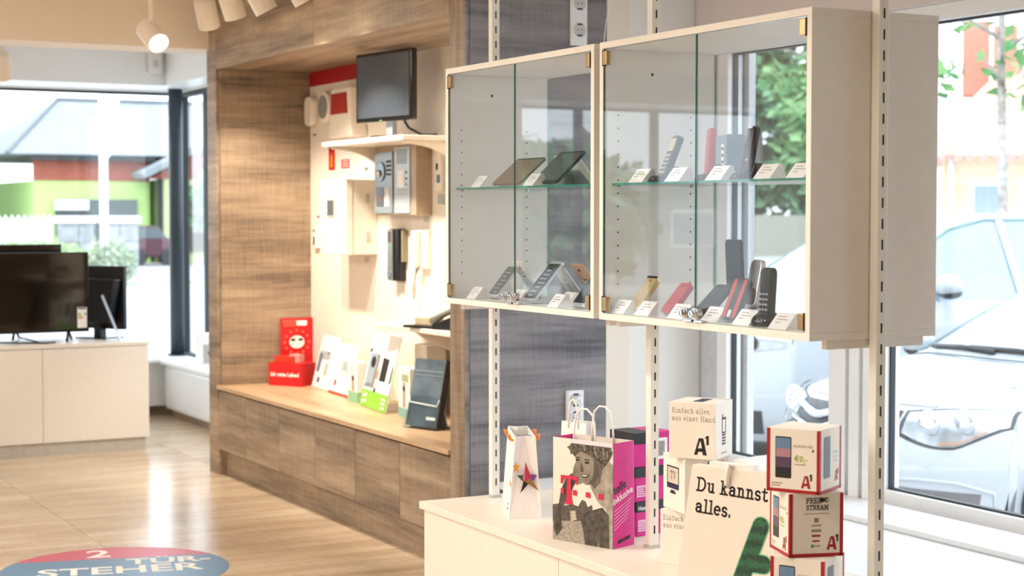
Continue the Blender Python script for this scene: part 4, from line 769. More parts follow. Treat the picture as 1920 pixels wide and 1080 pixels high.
# magenta cartons behind the big bag
for k in range(3):
    t = thing('magenta_carton', ('bottom magenta and black carton of the stack behind the slotted post', 'middle magenta and black carton of the stack behind the slotted post', 'topmost magenta and black carton of the stack with price tag')[k], 'box', (2.785 + .003 * k, 4.305, ZC + k * .105), R(12 - 4 * k), group='magenta cartons in a stack')
    obj('carton', B(-.072, .072, -.062, .062, 0, .104), M_mag, t, bevel=.001); 
    m = MB(); m.box(-.0728, -.0, -.0628, .0628, .07, .1043) if k == 2 else m.box(-.0728, .0728, -.0628, .0628, .074, .1043); obj('black_band', m, M_blackcard, t)
    O, U = (-.072, -.062, 0), (1, 0, 0)
    face(t, 'price_tag', [rect(.075, .125, .02, .085)] if k == 2 else [rect(.004, .06, .015, .05)], M_whitecard if k == 2 else mat('pale_pink', 'eec4dc', .5), O, U, UZ, .001)
    face(t, 'bar_lines', [rect(.08 + i * .006, .083 + i * .006, .03, .075) for i in range(6)] if k == 2 else [rect(.008, .055, .02 + i * .007, .022 + i * .007) for i in range(4)], M_ink if k == 2 else M_mag, O, U, UZ, .0014)
    if k == 1: ftext(t, 'price_figures', sans('25', .018), M_mag, Vector(O) + Vector((.03, 0, .028)), U, UZ, .0018)
    if k == 0: ftext(t, 'lettering', sans('HomeNet', .018, .0004), M_whitecard, Vector(O) + Vector((.005, 0, .08)), U, UZ, .0012)
    if k == 2: ftext(t, 'lettering', sans('T', .022, .001), M_mag, Vector((-.0732, .05, .078)), (0, -1, 0), UZ, .0006)
# white bag behind
def bag(name, label, x, y, rz, sx, sy, sz, m, top=.0):
    """paper bag: slightly tapered with folded gussets on the narrow sides (local x thickness, y width)"""
    t = thing(name, label, 'bag', (x, y, ZC), R(rz)); a, b = sx / 2, sy / 2; ta = a * (1 - top)
    mb = MB(); vs = [(-a, -b, 0), (a, -b, 0), (a, b, 0), (-a, b, 0), (-ta, -b + .001, sz), (ta, -b + .001, sz), (ta, b - .001, sz), (-ta, b - .001, sz), (0, -b + (a - ta) * .9 + .001, sz), (0, b - (a - ta) * .9 - .001, sz), (0, -b + .0002, a * 1.1), (0, b - .0002, a * 1.1)]
    fs = [(0, 3, 2, 1), (0, 4, 7, 3), (1, 2, 6, 5), (0, 1, 10), (0, 10, 8, 4), (1, 5, 8, 10), (2, 3, 11), (2, 11, 9, 6), (3, 7, 9, 11)]
    mb.add(vs, fs); o = obj('paper_body', mb, m, t); s = o.modifiers.new('paper', 'SOLIDIFY'); s.thickness = .0008; s.offset = -1
    return t
t = bag('white_paper_bag', 'plain white paper bag peeking out behind the magenta and photo bag', 2.665, 4.47, 19, .08, .10, .33, M_paper, .4)
obj('handle', MB().tube([(-.025, -.02, .31), (-.025, -.018, .36), (-.025, -.008, .395), (-.025, .004, .40), (-.025, .014, .39), (-.025, .02, .31)], .003, 8), M_paper, t, smooth=True)
# star bag
t = bag('star_gift_bag', 'slim white gift bag with coloured star print at the far counter end', 2.635, 4.786, -23.5, .105, .276, .265, M_paper, .38)
O = Vector((-.0525, -.138, 0)); U = (1, 0, 0); V = Vector((0, .004, 1)).normalized()
def st(nm, p, c, off=.002): return face(t, nm, [[(a, b + 0) for a, b in p]], mat(c[0], c[1], .45), (-.0525, -.139, 0), U, UZ, off)
st('star_point', [(.052, .185), (.047, .12), (.072, .13)], ('star_red', 'c23a52')); st('star_point', [(.024, .140), (.047, .142), (.045, .12), (.04, .125)], ('star_green', '2f5a48')); st('star_point', [(.07, .145), (.09, .14), (.079, .122), (.066, .127)], ('star_violet', '7b4aa0'))
st('star_point', [(.046, .121), (.072, .128), (.095, .09), (.062, .112)], ('star_ochre', '9a7638')); st('star_point', [(.046, .122), (.062, .113), (.035, .082), (.042, .105)], ('star_black', '231d1a')); st('star_point', [(.05, .125), (.052, .175), (.043, .13)], ('star_rose', 'e08a92'), .0023)
st('small_star', [(.022, .185), (.026, .173), (.036, .172), (.027, .165), (.03, .15), (.022, .158), (.014, .15), (.017, .164), (.012, .172), (.019, .173)], ('star_orange', 'e8a52a'))
for i, (x, y) in enumerate(((-.034, -.09), (.034, -.09), (-.034, .03), (.034, .03))):
    s = 1 if x > 0 else -1; obj('ribbon_handle', MB().tube([(x, y, .245), (x + s * .014, y, .252), (x + s * .018, y + .02, .262), (x + s * .01, y + .035, .258), (x + s * .004, y + .04, .24)], .0035, 8), mat('orange_ribbon', 'ee8a1c', .4), t, smooth=True)
OL = (-.0525, .138, 0); VL = Vector((.0235, 0, .265)).normalized()
face(t, 'orange_print', [[(.2, .105), (.262, .095), (.262, .112), (.2, .122)]], mat('orange_print', 'e2914a', .5), (-.0528, .138, 0), (0, -1, 0), VL, .0012); face(t, 'black_dashes', [[(.20, .02), (.225, .02), (.225, .026), (.2, .026)], [(.20, .035), (.225, .035), (.225, .041), (.2, .041)]], M_ink, (-.0528, .138, 0), (0, -1, 0), VL, .0012)
face(t, 'inner_lilac', [[(.02, .25), (.085, .25), (.075, .264), (.03, .264)]], mat('lilac_lining', 'a99ac8', .5), (-.0525, -.1, 0), U, UZ, .0)
# magenta bag with photo print
t = thing('photo_shopping_bag', 'large paper bag with black and white photo front and magenta side', 'bag', (2.575, 4.232, ZC), R(19))
a, b, hz = .05, .1165, .31
m = MB(); vs = [(-a, b, 0), (-a, -b, 0), (a, -b, 0), (a, b, 0), (-a, b, hz), (-a, -b, hz), (a * .92, -b, hz), (a * .92, b, hz)]
m.add(vs, [(0, 3, 2, 1)], 0); m.add(vs, [(0, 1, 5, 4)], 0); m.add(vs, [(1, 2, 6, 5)], 1); m.add(vs, [(2, 3, 7, 6)], 0); m.add(vs, [(3, 0, 4, 7)], 1)
o = obj('paper_body', m, [mat('sepia_sky', 'efe7da', .5, scale=6, var=.02), M_mag], t); sm = o.modifiers.new('paper', 'SOLIDIFY'); sm.thickness = .001; sm.offset = -1
PF = (-a, b, 0); WU = 2 * b
def tp(P):   # picture points measured on the bag front -> face metres
    out = []
    for x, y in P:
        u = (x - 57) / 415; yt = 280 + 45 * u; yb = 970 + 70 * u; out.append((max(0, min(1, u)) * WU, max(0, min(1, (yb - y) / (yb - yt))) * hz))
    return out
def tq(nm, polys, m, lv): return face(t, nm, [tp(P) for P in polys], m, PF, UY, UZ, .0005 + .0003 * lv)
G = lambda n, c, c2=None, sc=60: mat('sepia_' + n, c, .5, scale=sc, col2=c2, var=.1)
tq('print_sand', [[(57, 840), (472, 860), (472, 1040), (57, 970)]], G('sand', 'b5ab9c', '8b8175', 140), 0)
tq('print_crowd', [[(57, 735), (100, 730), (140, 745), (190, 735), (235, 750), (262, 705), (285, 715), (300, 755), (330, 740), (340, 850), (57, 845)]], G('crowd', '6b6259', '3f3932', 160), 1)
tq('print_crowd_light', [[(180, 780), (215, 775), (225, 840), (185, 850)]], G('crowdlight', 'cfc5b6', 'a0968a', 160), 2)
tq('print_arm', [[(240, 560), (190, 525), (150, 560), (115, 640), (95, 760), (72, 830), (100, 835), (130, 750), (165, 690), (205, 610)]], G('arm', '3a332d', '5d5349', 50), 2)
tq('print_hand', [[(66, 830), (112, 800), (118, 860), (127, 895), (85, 950), (66, 900)]], G('hand', '2c2622', '57503f', 90), 3)
tq('print_sleeve', [[(195, 540), (205, 480), (218, 450), (245, 520), (265, 590), (240, 600), (205, 560)]], G('sleeve', '8f8577', '6d6458', 50), 3)
tq('print_shirt', [[(315, 605), (345, 632), (385, 590), (398, 500), (440, 445), (472, 470), (472, 880), (440, 865), (425, 770), (370, 720), (335, 650)]], G('shirt', 'b4aa9b', '8d8375', 40), 3)
tq('print_jeans', [[(250, 830), (290, 788), (400, 757), (445, 810), (447, 1036), (382, 1026), (372, 930), (372, 1024), (285, 1010), (268, 900)]], G('jeans', '5f574e', '3b352f', 60), 4)
tq('print_forearm', [[(447, 872), (472, 872), (472, 1040), (450, 1036)]], G('forearm', 'b9ad9c'), 4)
tq('print_neck', [[(320, 600), (375, 490), (402, 490), (388, 580), (345, 630)]], G('neck', '6f655a', '554c43'), 4)
tq('print_face', [[(215, 405), (250, 375), (300, 395), (348, 430), (378, 480), (365, 555), (330, 600), (285, 602), (258, 575), (238, 510), (220, 445)]], G('face', '9d9183', '786d61', 25), 5)
tq('print_face_shade', [[(345, 430), (378, 480), (365, 555), (330, 600), (300, 600), (335, 560), (345, 500)], [(258, 450), (252, 515), (268, 520), (275, 505)]], G('shade', '5d5349', '4a423a', 30), 6)
tq('print_face_features', [[(222, 428), (246, 430), (245, 442), (226, 442)], [(282, 444), (314, 448), (312, 462), (285, 462)], [(252, 532), (316, 536), (296, 556), (268, 553)], [(220, 415), (248, 417), (247, 422), (221, 421)], [(280, 428), (318, 434), (317, 440), (281, 436)]], G('features', '29231e'), 7)
tq('print_teeth', [[(260, 536), (306, 539), (292, 548), (270, 546)]], G('teeth', 'ded6c8'), 8)
tq('print_hair', [[(182, 335), (196, 312), (230, 300), (300, 312), (380, 322), (445, 332), (468, 385), (455, 420), (425, 470), (400, 500), (372, 470), (350, 430), (300, 395), (250, 375), (225, 395), (212, 415), (196, 385), (186, 400), (178, 365), (160, 350)]], G('hair', '2a241f', '73695c', 110), 7)
for cq in ([(400, 360), (415, 350), (420, 400), (408, 430)], [(340, 350), (352, 345), (365, 400), (355, 415)], [(430, 380), (440, 372), (442, 420), (432, 440)], [(270, 335), (282, 330), (290, 370), (280, 378)]): tq('print_curl', [cq], G('curls', '9a8f80', '6b6156', 120), 8)
M_tpink = mat('logo_magenta', 'd8204a', .45)
tq('logo_letter', [[(117, 535), (235, 550), (232, 605), (226, 605), (218, 572), (190, 565), (190, 690), (196, 720), (204, 740), (138, 728), (150, 715), (158, 690), (163, 562), (140, 560), (124, 595), (116, 592)]], M_tpink, 9)
tq('logo_square', [[(117, 625), (142, 628), (142, 663), (117, 660)]], M_tpink, 9); tq('logo_square', [[(201, 638), (228, 641), (228, 677), (201, 673)]], M_tpink, 9); tq('logo_square', [[(290, 652), (320, 656), (320, 692), (290, 687)]], M_tpink, 9); tq('logo_square', [[(377, 663), (409, 667), (409, 706), (377, 702)]], M_tpink, 9)
PS = (-a, -b, 0); U2 = Vector((1, 0, .35)).normalized(); V2 = Vector((-.25, 0, 1)).normalized()
ftext(t, 'lettering', sans('teile', .036, .0008), M_blackcard, Vector(PS) + Vector((.004, 0, .158)), U2, V2, .0008); ftext(t, 'lettering', sans('inklusive', .0285, .0005), M_whitecard, Vector(PS) + Vector((.0, 0, .128)), U2, V2, .0008)
face(t, 'small_text', [[(.005, .108 - k * .011), (.085 - .004 * k, .140 - k * .011), (.085 - .004 * k, .143 - k * .011), (.005, .111 - k * .011)] for k in range(6)], mat('pale_pink_ink', 'f0a8cf', .5), PS, (1, 0, 0), UZ, .0008)
face(t, 'store_badges', [[(.022, .012), (.048, .017), (.048, .027), (.022, .022)], [(.052, .018), (.08, .023), (.08, .033), (.052, .028)]], M_ink, PS, (1, 0, 0), UZ, .0008)
face(t, 'turned_rim', [rect(.075, WU, hz - .012, hz)], mat('pale_pink_rim', 'f4dfe8', .5), PF, UY, UZ, .0038)
for x in (-.044, .04):
    obj('handle', MB().tube([(x, .04, hz - .03), (x, .038, hz + .03), (x, .03, hz + .075), (x, .01, hz + .092), (x, -.012, hz + .092), (x, -.034, hz + .075), (x, -.042, hz + .03), (x, -.044, hz - .03)], .0032, 8), M_paper, t, smooth=True)
# cream bag "Du kannst alles."
t = thing('cream_shopping_bag', 'cream paper bag with bold black lettering and green letter print', 'bag', (2.4925, 3.4775, ZC), R(23.2))
w0, w1, d0, hz, ex = .133, .100, .05, .325, .035
m = MB(); lean = .03
vs = [(0, w0, 0), (0, -w0 - ex, 0), (d0 * 2, -w0 - ex, 0), (d0 * 2, w0, 0), (lean, w1, hz), (lean, -w1 - ex, hz), (lean + .03, -w1 - ex, hz), (lean + .03, w1, hz)]
m.add(vs, [(0, 3, 2, 1), (0, 1, 5, 4), (1, 2, 6, 5), (2, 3, 7, 6), (3, 0, 4, 7), (4, 5, 6, 7)]); obj('paper_body', m, mat('cream_paper', 'f2e6d8', .55, var=.01), t, bevel=.001)
PV = Vector((lean, 0, hz)).normalized(); PN = Vector(UY).cross(PV)
def bt(nm, geo, mm, u, v, off=.0007, rot=-.035): return obj(nm, put2d(MB(), geo, Vector((0, 0, 0)) + Vector(UY) * u + PV * v + PN * off, (Vector(UY) + PV * rot).normalized(), (PV - Vector(UY) * rot).normalized()), mm, t)
bt('lettering', slab('Du kannst', .0325, .145), M_ink, -.082, .262); bt('lettering', slab('alles.', .0325, .145), M_ink, -.082, .207)
def gmat():
    m = bpy.data.materials.new('green_dotted_print'); m.use_nodes = True; nt = m.node_tree; p = nt.nodes['Principled BSDF']
    tc = node(nt, 'ShaderNodeTexCoord'); vo = node(nt, 'ShaderNodeTexVoronoi'); vo.inputs['Scale'].default_value = 300; vo.inputs['Randomness'].default_value = .35
    rp = node(nt, 'ShaderNodeValToRGB'); rp.color_ramp.elements[0].color = lin('4fae74'); rp.color_ramp.elements[1].color = lin('123524'); rp.color_ramp.elements[1].position = .5
    nt.links.new(tc.outputs['Object'], vo.inputs['Vector']); nt.links.new(vo.outputs['Distance'], rp.inputs[0]); nt.links.new(rp.outputs[0], p.inputs['Base Color']); p.inputs['Roughness'].default_value = .5; return m
def capsule(a_, b_, r, n=10):
    d = math.atan2(b_[1] - a_[1], b_[0] - a_[0]); return [(a_[0] + r * math.cos(d + PI / 2 + PI * k / n), a_[1] + r * math.sin(d + PI / 2 + PI * k / n)) for k in range(n + 1)] + [(b_[0] + r * math.cos(d - PI / 2 + PI * k / n), b_[1] + r * math.sin(d - PI / 2 + PI * k / n)) for k in range(n + 1)]
gm = gmat(); ghalo = mat('green_print_edge', '7fc795', .5)
for nm, r, mm, off in (('letter_print_rim', .0255, ghalo, .0006), ('letter_print', .0225, gm, .001)):
    for k, (p0, p1) in enumerate((((.062, .045), (.112, .19)), ((.09, .095), (.125, .095)))):
        bt(nm, (lambda q: (q, [tuple(range(len(q)))]))(capsule(p0, p1, r)), mm, 0, 0, off + .0002 * k, 0)
obj('handle_loop', MB().tube([(lean - .004, -.01, hz - .045), (lean - .012, -.012, hz - .01), (lean - .008, -.016, hz + .012), (lean, -.02, hz + .004)], .006, 8), M_paper, t, smooth=True); obj('top_fold', B(lean + .002, lean + .028, -w1 + .02, w1 - .05, hz, hz + .012), M_paper, t)
# carton behind the cream bag
t = thing('white_flap_carton', 'plain white carton with raised flap between the cream bag and the window', 'box', (2.80, 3.60, ZC), R(10)); obj('carton', B(-.09, .09, -.11, .11, 0, .31), M_whitecard, t, bevel=.001); obj('flap', B(-.05, .07, -.06, -.055, .31, .345), M_whitecard, t)
# floor sticker
t = thing('floor_sticker', 'round red and blue floor sticker with white figure and lettering', 'sticker', (1.86, 6.93, .0004), R(-14))
RD = .475
def seg(y0, up):
    a0 = math.asin(y0 / RD); rng = [a0 + (PI - 2 * a0) * k / 30 for k in range(31)] if up else [PI - a0 + (PI + 2 * a0) * k / 40 for k in range(41)]
    return [(RD * math.cos(q), RD * math.sin(q)) for q in rng]
obj('red_field', MB().prism(seg(.23, True), (0, 0, 0), (1, 0, 0), (0, 1, 0), (0, 0, 1), .0004), mat('sticker_red', 'd0465c', .35), t); obj('blue_field', MB().prism(seg(.23, False), (0, 0, 0), (1, 0, 0), (0, 1, 0), (0, 0, 1), .0004), mat('sticker_blue', '5d86a8', .35), t)
for s, x, y, z in (('2', -.12, .27, .22), ('TÜR-', .05, .09, .16), ('STEHER', -.32, -.08, .2)): obj('lettering', put2d(MB(), sans(s, z, .004), (x, y, .0006), (1, 0, 0), (0, 1, 0)), M_paper, t)

# ------------------------------------------------------------------ outdoors
GZ = -.3
struct('street', B(4.36, 140, -60, 150, GZ - .2, GZ), mat('pale_asphalt', 'b4b5b6', .9, scale=3, var=.03))
struct('street_far', B(-140, 4.36, 12.68, 150, GZ - .2, GZ), mat('pale_bounce_ground', 'd8d8d5', .9, scale=3, var=.02))  # ground paled so its bounce brightens the box over the far window
M_car = mat('white_car_paint', 'b4bac0', .18, var=.005, coat=.6); M_cglass = mat('car_glass', '8fa3b4', .06, spec=.9); M_wscr = mat('sky_reflection_windscreen', 'b9c3ca', .08, spec=.9); M_cdark = mat('car_black_trim', '2a2e33', .4); M_tyre = mat('tyre', '1d1e20', .8)  # windscreen colour is pale to carry the sky's reflection
M_lampg = mat('headlamp_reflector', 'c6cbd0', .12, .6, scale=18, var=.12); M_clear = glass('headlamp_cover', 'f6f9fb', .06); M_orange = mat('indicator_orange', 'cf9a7a', .3)
def car(name, label, prof, loc, detail, side_h):
    """prof rows: (l, h, half width, sweep, drop); nose towards -X, near side is -Y"""
    t = thing(name, label, 'car', loc)
    n = len(prof)
    def P(u):
        i = max(0, min(n - 2, int(u))); f = u - i; g = [prof[max(0, min(n - 1, i + k))] for k in (-1, 0, 1, 2)]
        return [.5 * (2 * b + (c - a_) * f + (2 * a_ - 5 * b + 4 * c - d) * f * f + (3 * b - a_ - 3 * c + d) * f ** 3) for a_, b, c, d in zip(*g)]
    def S(u, s, off=0.0):
        def raw(u, s):
            l, h, w, k, c = P(u); return Vector((l + k * s * s * (.75 + .25 * s * s), s * w, h - c * s ** 4))
        p = raw(u, s)
        if off:
            e = .02; du = raw(min(u + e, n - 1.001), s) - raw(max(u - e, 0), s); ds = raw(u, min(s + e, 1)) - raw(u, max(s - e, -1)); nn = du.cross(ds).normalized()
            if nn.dot(p - Vector((1.8, 0, .6))) < 0: nn = -nn
            p = p + nn * off
        return p
    def patch(nm, u0, u1, s0, s1, m, off, par=t, nu=8, ns=12, shape=None, th=0):
        mb = MB(); vs = []
        for i in range(nu + 1):
            for j in range(ns + 1):
                a_, b_ = i / nu, j / ns; u = u0 + (u1 - u0) * a_; s = s0 + (s1 - s0) * b_
                if shape: u, s = shape(a_, b_)
                vs.append(S(u, s, off))
        fs = [(i * (ns + 1) + j, i * (ns + 1) + j + 1, (i + 1) * (ns + 1) + j + 1, (i + 1) * (ns + 1) + j) for i in range(nu) for j in range(ns)]
        o = obj(nm, mb.add(vs, fs), m, par, smooth=True)
        if th: q = o.modifiers.new('thick', 'SOLIDIFY'); q.thickness = th; q.offset = 0
        return o
    wi, wj = detail['wind']
    NS = 24
    def sheet(nm, ua, ub, m, par=t):
        k = max(2, int((ub - ua) * 6)); return patch(nm, ua, ub, -1, 1, m, 0, par, k, NS)
    sheet('front_body', 0, wi, M_car); ws = sheet('windscreen', wi, wj, M_wscr); sheet('roof', wj, n - 1.001, M_car)
    for sg in (-1, 1):
        # flank: from the edge of the top sheet down to the sill
        us = [detail['edge'] + (n - 2 - detail['edge']) * k / 26 for k in range(27)]
        rows = []
        for u in us:
            e = S(u, sg); w = detail['w']; hb = side_h
            pts = [e]
            belt = min(e.z - .005, hb); ww = w if e.x > 1 else e.y * sg + (w - e.y * sg) * max(0, min(1, (e.x - .45) / .5))
            if not rows:
                rows.append([S(detail['edge'] - q, sg) for q in (0, .8, 1.8, 3.0, detail['edge'])])
            pts += [Vector((e.x, sg * (ww - .012), belt)), Vector((e.x, sg * ww, belt - .12)), Vector((e.x, sg * ww, belt * .55)), Vector((e.x, sg * (ww - .02), .24))]
            rows.append(pts)
        vs = [p for r_ in rows for p in r_]; k5 = 5
        body = MB(); gl = MB(); fb = []; fg = []
        for i in range(len(rows) - 1):
            for j in range(4):
                q = (i * k5 + j, (i + 1) * k5 + j, (i + 1) * k5 + j + 1, i * k5 + j + 1)
                tall = rows[i][0].z - rows[i][1].z > .06 and rows[i + 1][0].z - rows[i + 1][1].z > .02
                (fg if (j == 0 and tall) else fb).append(q)
        fl_ = obj('flank', body.add(vs, fb), M_car, t, smooth=True); obj('side_windows', gl.add(vs, fg), M_cglass, t, smooth=True)
        for (ua) in detail['pillars']:
            e = S(ua, sg); obj('pillar', MB().prism([(-.035, 0), (.035, 0), (.02, 1), (-.05, 1)], (e.x, sg * (detail['w'] - .005), side_h), (1, 0, 0), Vector((0, e.y - sg * (detail['w'] - .005), e.z - side_h)), (0, sg, 0), .012), M_car, t)
        mx, mz = detail['mirror']; y = sg * (detail['w'] + .09)
        mr = obj('mirror', MB().ell((mx, y, mz), .085, .13, .085, 20, 12), M_car, t, smooth=True); obj('mirror_trim', MB().ell((mx + .01, y, mz - .05), .075, .115, .05, 16, 8), M_cdark, mr, smooth=True)
        for wx in detail['wheels']:
            wh = obj('wheel', MB().cyl((wx, sg * (detail['w'] - .2), .31), (wx, sg * (detail['w'] + .0), .31), .31, n=32), M_tyre, t, bevel=.03); obj('rim', MB().cyl((wx, sg * (detail['w'] - .1), .31), (wx, sg * (detail['w'] + .006), .31), .2, n=24), M_chrome, wh)
    m = MB().box(.5, 3.9, -.7, .7, .2, .5); obj('underbody', m, M_cdark, t)
    return t, S, patch
PR1 = [(.14, .16, .74, .42, 0), (.05, .24, .82, .40, 0), (.01, .40, .87, .43, 0), (.0, .54, .88, .43, .0), (.03, .66, .87, .43, .0), (.09, .755, .85, .42, .01), (.22, .835, .82, .36, .05), (.55, .915, .77, .28, .07), (.95, .975, .74, .14, .06), (1.12, 1.0, .72, .16, .05), (1.5, 1.2, .67, .22, .04), (1.95, 1.40, .61, .2, .05), (2.45, 1.475, .59, .04, .04), (3.2, 1.45, .58, 0, .04), (3.85, 1.30, .56, -.1, .04), (4.2, 1.0, .66, -.2, .03), (4.28, .6, .78, -.3, 0), (4.2, .22, .75, -.3, 0)]
car1, S1, patch1 = car('hatchback_car', 'white hatchback parked nose-on close outside the right shop windows', PR1, (5.75, 7.02, GZ), dict(wind=(9, 11), edge=5, w=.89, pillars=(12.2,), mirror=(1.5, 1.0), wheels=(.88, 3.45)), .90)
# grille with twin chevron bars
g = patch1('grille', 3.5, 5.2, -.46, .46, M_cdark, .004)
def bar(S, pts, r, nm, m, par, off=.012): return obj(nm, MB().tube([S(u, s, off) for u, s in pts], r, 8), m, par, smooth=True)
for du in (0, .75):
    bar(S1, [(4.75 - du, -.46), (4.5 - du, -.3), (4.38 - du, -.2), (4.42 - du, -.14), (4.75 - du, 0), (4.42 - du, .14), (4.38 - du, .2), (4.5 - du, .3), (4.75 - du, .46)], .024, 'chevron_bar', M_chrome, g)
def hl(s0, s1):
    def f(a_, b_):
        s = s0 + (s1 - s0) * b_; top = 5.15 + .8 * b_; bot = 4.05 - .5 * math.sin(PI * min(1, b_ * 1.05)) + .9 * max(0, b_ - .6) * 1.6; return bot + (top - bot) * a_, s
    return f
for sg in (-1, 1):
    h = patch1('headlamp', 0, 0, 0, 0, M_lampg, .003, shape=hl(sg * .50, sg * .98), nu=8, ns=14)
    patch1('headlamp_rim', 0, 0, 0, 0, M_cdark, .001, par=h, shape=lambda a_, b_, f=hl(sg * .475, sg * .998): (f(a_, b_)[0] + (a_ - .5) * .22, f(a_, b_)[1]), nu=8, ns=14)
    patch1('indicator', 0, 0, 0, 0, M_orange, .008, par=h, shape=lambda a_, b_, f=hl(sg * .5, sg * .98): (lambda q: (f(0, .42 + .42 * b_)[0] + .09 + .09 * a_, q[1]))(f(0, .42 + .42 * b_)), nu=2, ns=8)
    for b_ in (.28, .62):
        c = S1(hl(sg * .5, sg * .98)(.55, b_)[0], hl(sg * .5, sg * .98)(.55, b_)[1], .012); obj('lamp_bowl', MB().ell(c, .035, .075, .07, 20, 10), mat('lamp_bowl', 'd0d5d9', .08, .8), h, smooth=True)
    patch1('headlamp_cover', 0, 0, 0, 0, M_clear, .03, par=h, shape=hl(sg * .5, sg * .98), nu=8, ns=14)
    fr_ = patch1('fog_recess', 0, 0, 0, 0, mat('fog_recess', '6e6a6c', .5), .004, shape=lambda a_, b_: (.6 + 1.35 * a_ * (1 - .25 * b_) + .25 * b_, sg * (.40 + .50 * b_)), nu=4, ns=10)
    c = S1(1.4, sg * .72, .01); obj('fog_lamp', MB().ell(c, .02, .05, .05, 20, 10), M_lampg, fr_, smooth=True); obj('fog_ring', MB().tube([c + Vector((-.018, .06 * math.cos(q * PI / 8), .06 * math.sin(q * PI / 8))) for q in range(17)], .006, 6), M_chrome, fr_, smooth=True)
    bar(S1, [(2.15, sg * .40), (2.25, sg * .6), (2.2, sg * .8), (1.9, sg * .95), (1.2, sg * .97)], .011, 'bumper_crease', M_car, fr_, .0)
patch1('lower_intake', 1.3, 2.3, -.34, .34, M_cdark, .004)
patch1('bonnet_gap', 5.55, 5.6, -.62, .62, mat('shut_line', '5f666b', .5), .002, nu=1)
for sg in (-1, 1): bar(S1, [(5.6, sg * .62), (7, sg * .8), (8.6, sg * .93)], .004, 'bonnet_side_gap', mat('shut_line', '5f666b', .5), car1, .0)
bar(S1, [(9.05, -.75), (9.12, -.3), (9.1, .2)], .016, 'wiper', M_cdark, car1, .02); bar(S1, [(9.0, -.1), (9.08, .3), (9.05, .7)], .016, 'wiper', M_cdark, car1, .02)
patch1('cowl', 8.75, 9.0, -.95, .95, mat('cowl_grey', '9da4a9', .5), .006, nu=2)
for sg in (-1, 1): bar(S1, [(9, sg * 1.0), (10, sg * 1.0), (11, sg * 1.0), (12, sg * 1.0)], .018, 'screen_pillar', mat('pillar_edge', '76848c', .3), car1, .0)
PR2 = [(.14, .2, .76, .36, 0), (.04, .34, .84, .40, 0), (.0, .52, .86, .42, 0), (.02, .70, .86, .42, 0), (.06, .86, .84, .40, .01), (.16, 1.0, .82, .34, .04), (.5, 1.12, .79, .2, .06), (.85, 1.2, .76, .1, .05), (1.0, 1.23, .75, .14, .04), (1.5, 1.52, .70, .16, .03), (1.95, 1.72, .66, .1, .04), (2.4, 1.79, .64, .02, .04), (3.4, 1.79, .64, 0, .04), (4.2, 1.70, .64, -.05, .04), (4.38, 1.1, .76, -.1, .02), (4.4, .5, .8, -.1, 0), (4.3, .25, .78, -.1, 0)]
car2, S2, patch2 = car('family_van', 'tall white family van parked beyond the hatchback', PR2, (6.75, 10.05, GZ), dict(wind=(8, 10), edge=5, w=.9, pillars=(11.2, 12.3), mirror=(1.75, 1.28), wheels=(.9, 3.6)), 1.16)
for sg in (-1, 1):
    h = patch2('headlamp', 3.4, 4.9, sg * .55, sg * .97, M_lampg, .004, shape=lambda a_, b_: (3.6 + .5 * b_ + (1.0 + .2 * b_) * a_, sg * (.55 + .42 * b_)))
    c = S2(4.3, sg * .75, .012); obj('lamp_bowl', MB().ell(c, .03, .06, .06, 16, 8), M_slot, h, smooth=True)
patch2('grille', 2.6, 3.4, -.5, .5, M_cdark, .004); patch2('bumper_insert', .5, 1.5, -.85, .85, M_cdark, .004)
for sg in (-1, 1): bar(S2, [(8, sg * 1.0), (9, sg * 1.0), (10, sg * 1.0), (11, sg * 1.0), (12, sg * 1.)], .014, 'screen_pillar', mat('pillar_green', '6f8f8c', .3), car2, .0)
for y in (.2, -.36): obj('seat', MB().prism(rrect(.5, .62, .1, cy=.31), (2.45, y, .9), (0, 1, 0), UZ, (1, 0, 0), .12), mat('seat_grey', 'a9b2bc', .7), car2, bevel=.03)

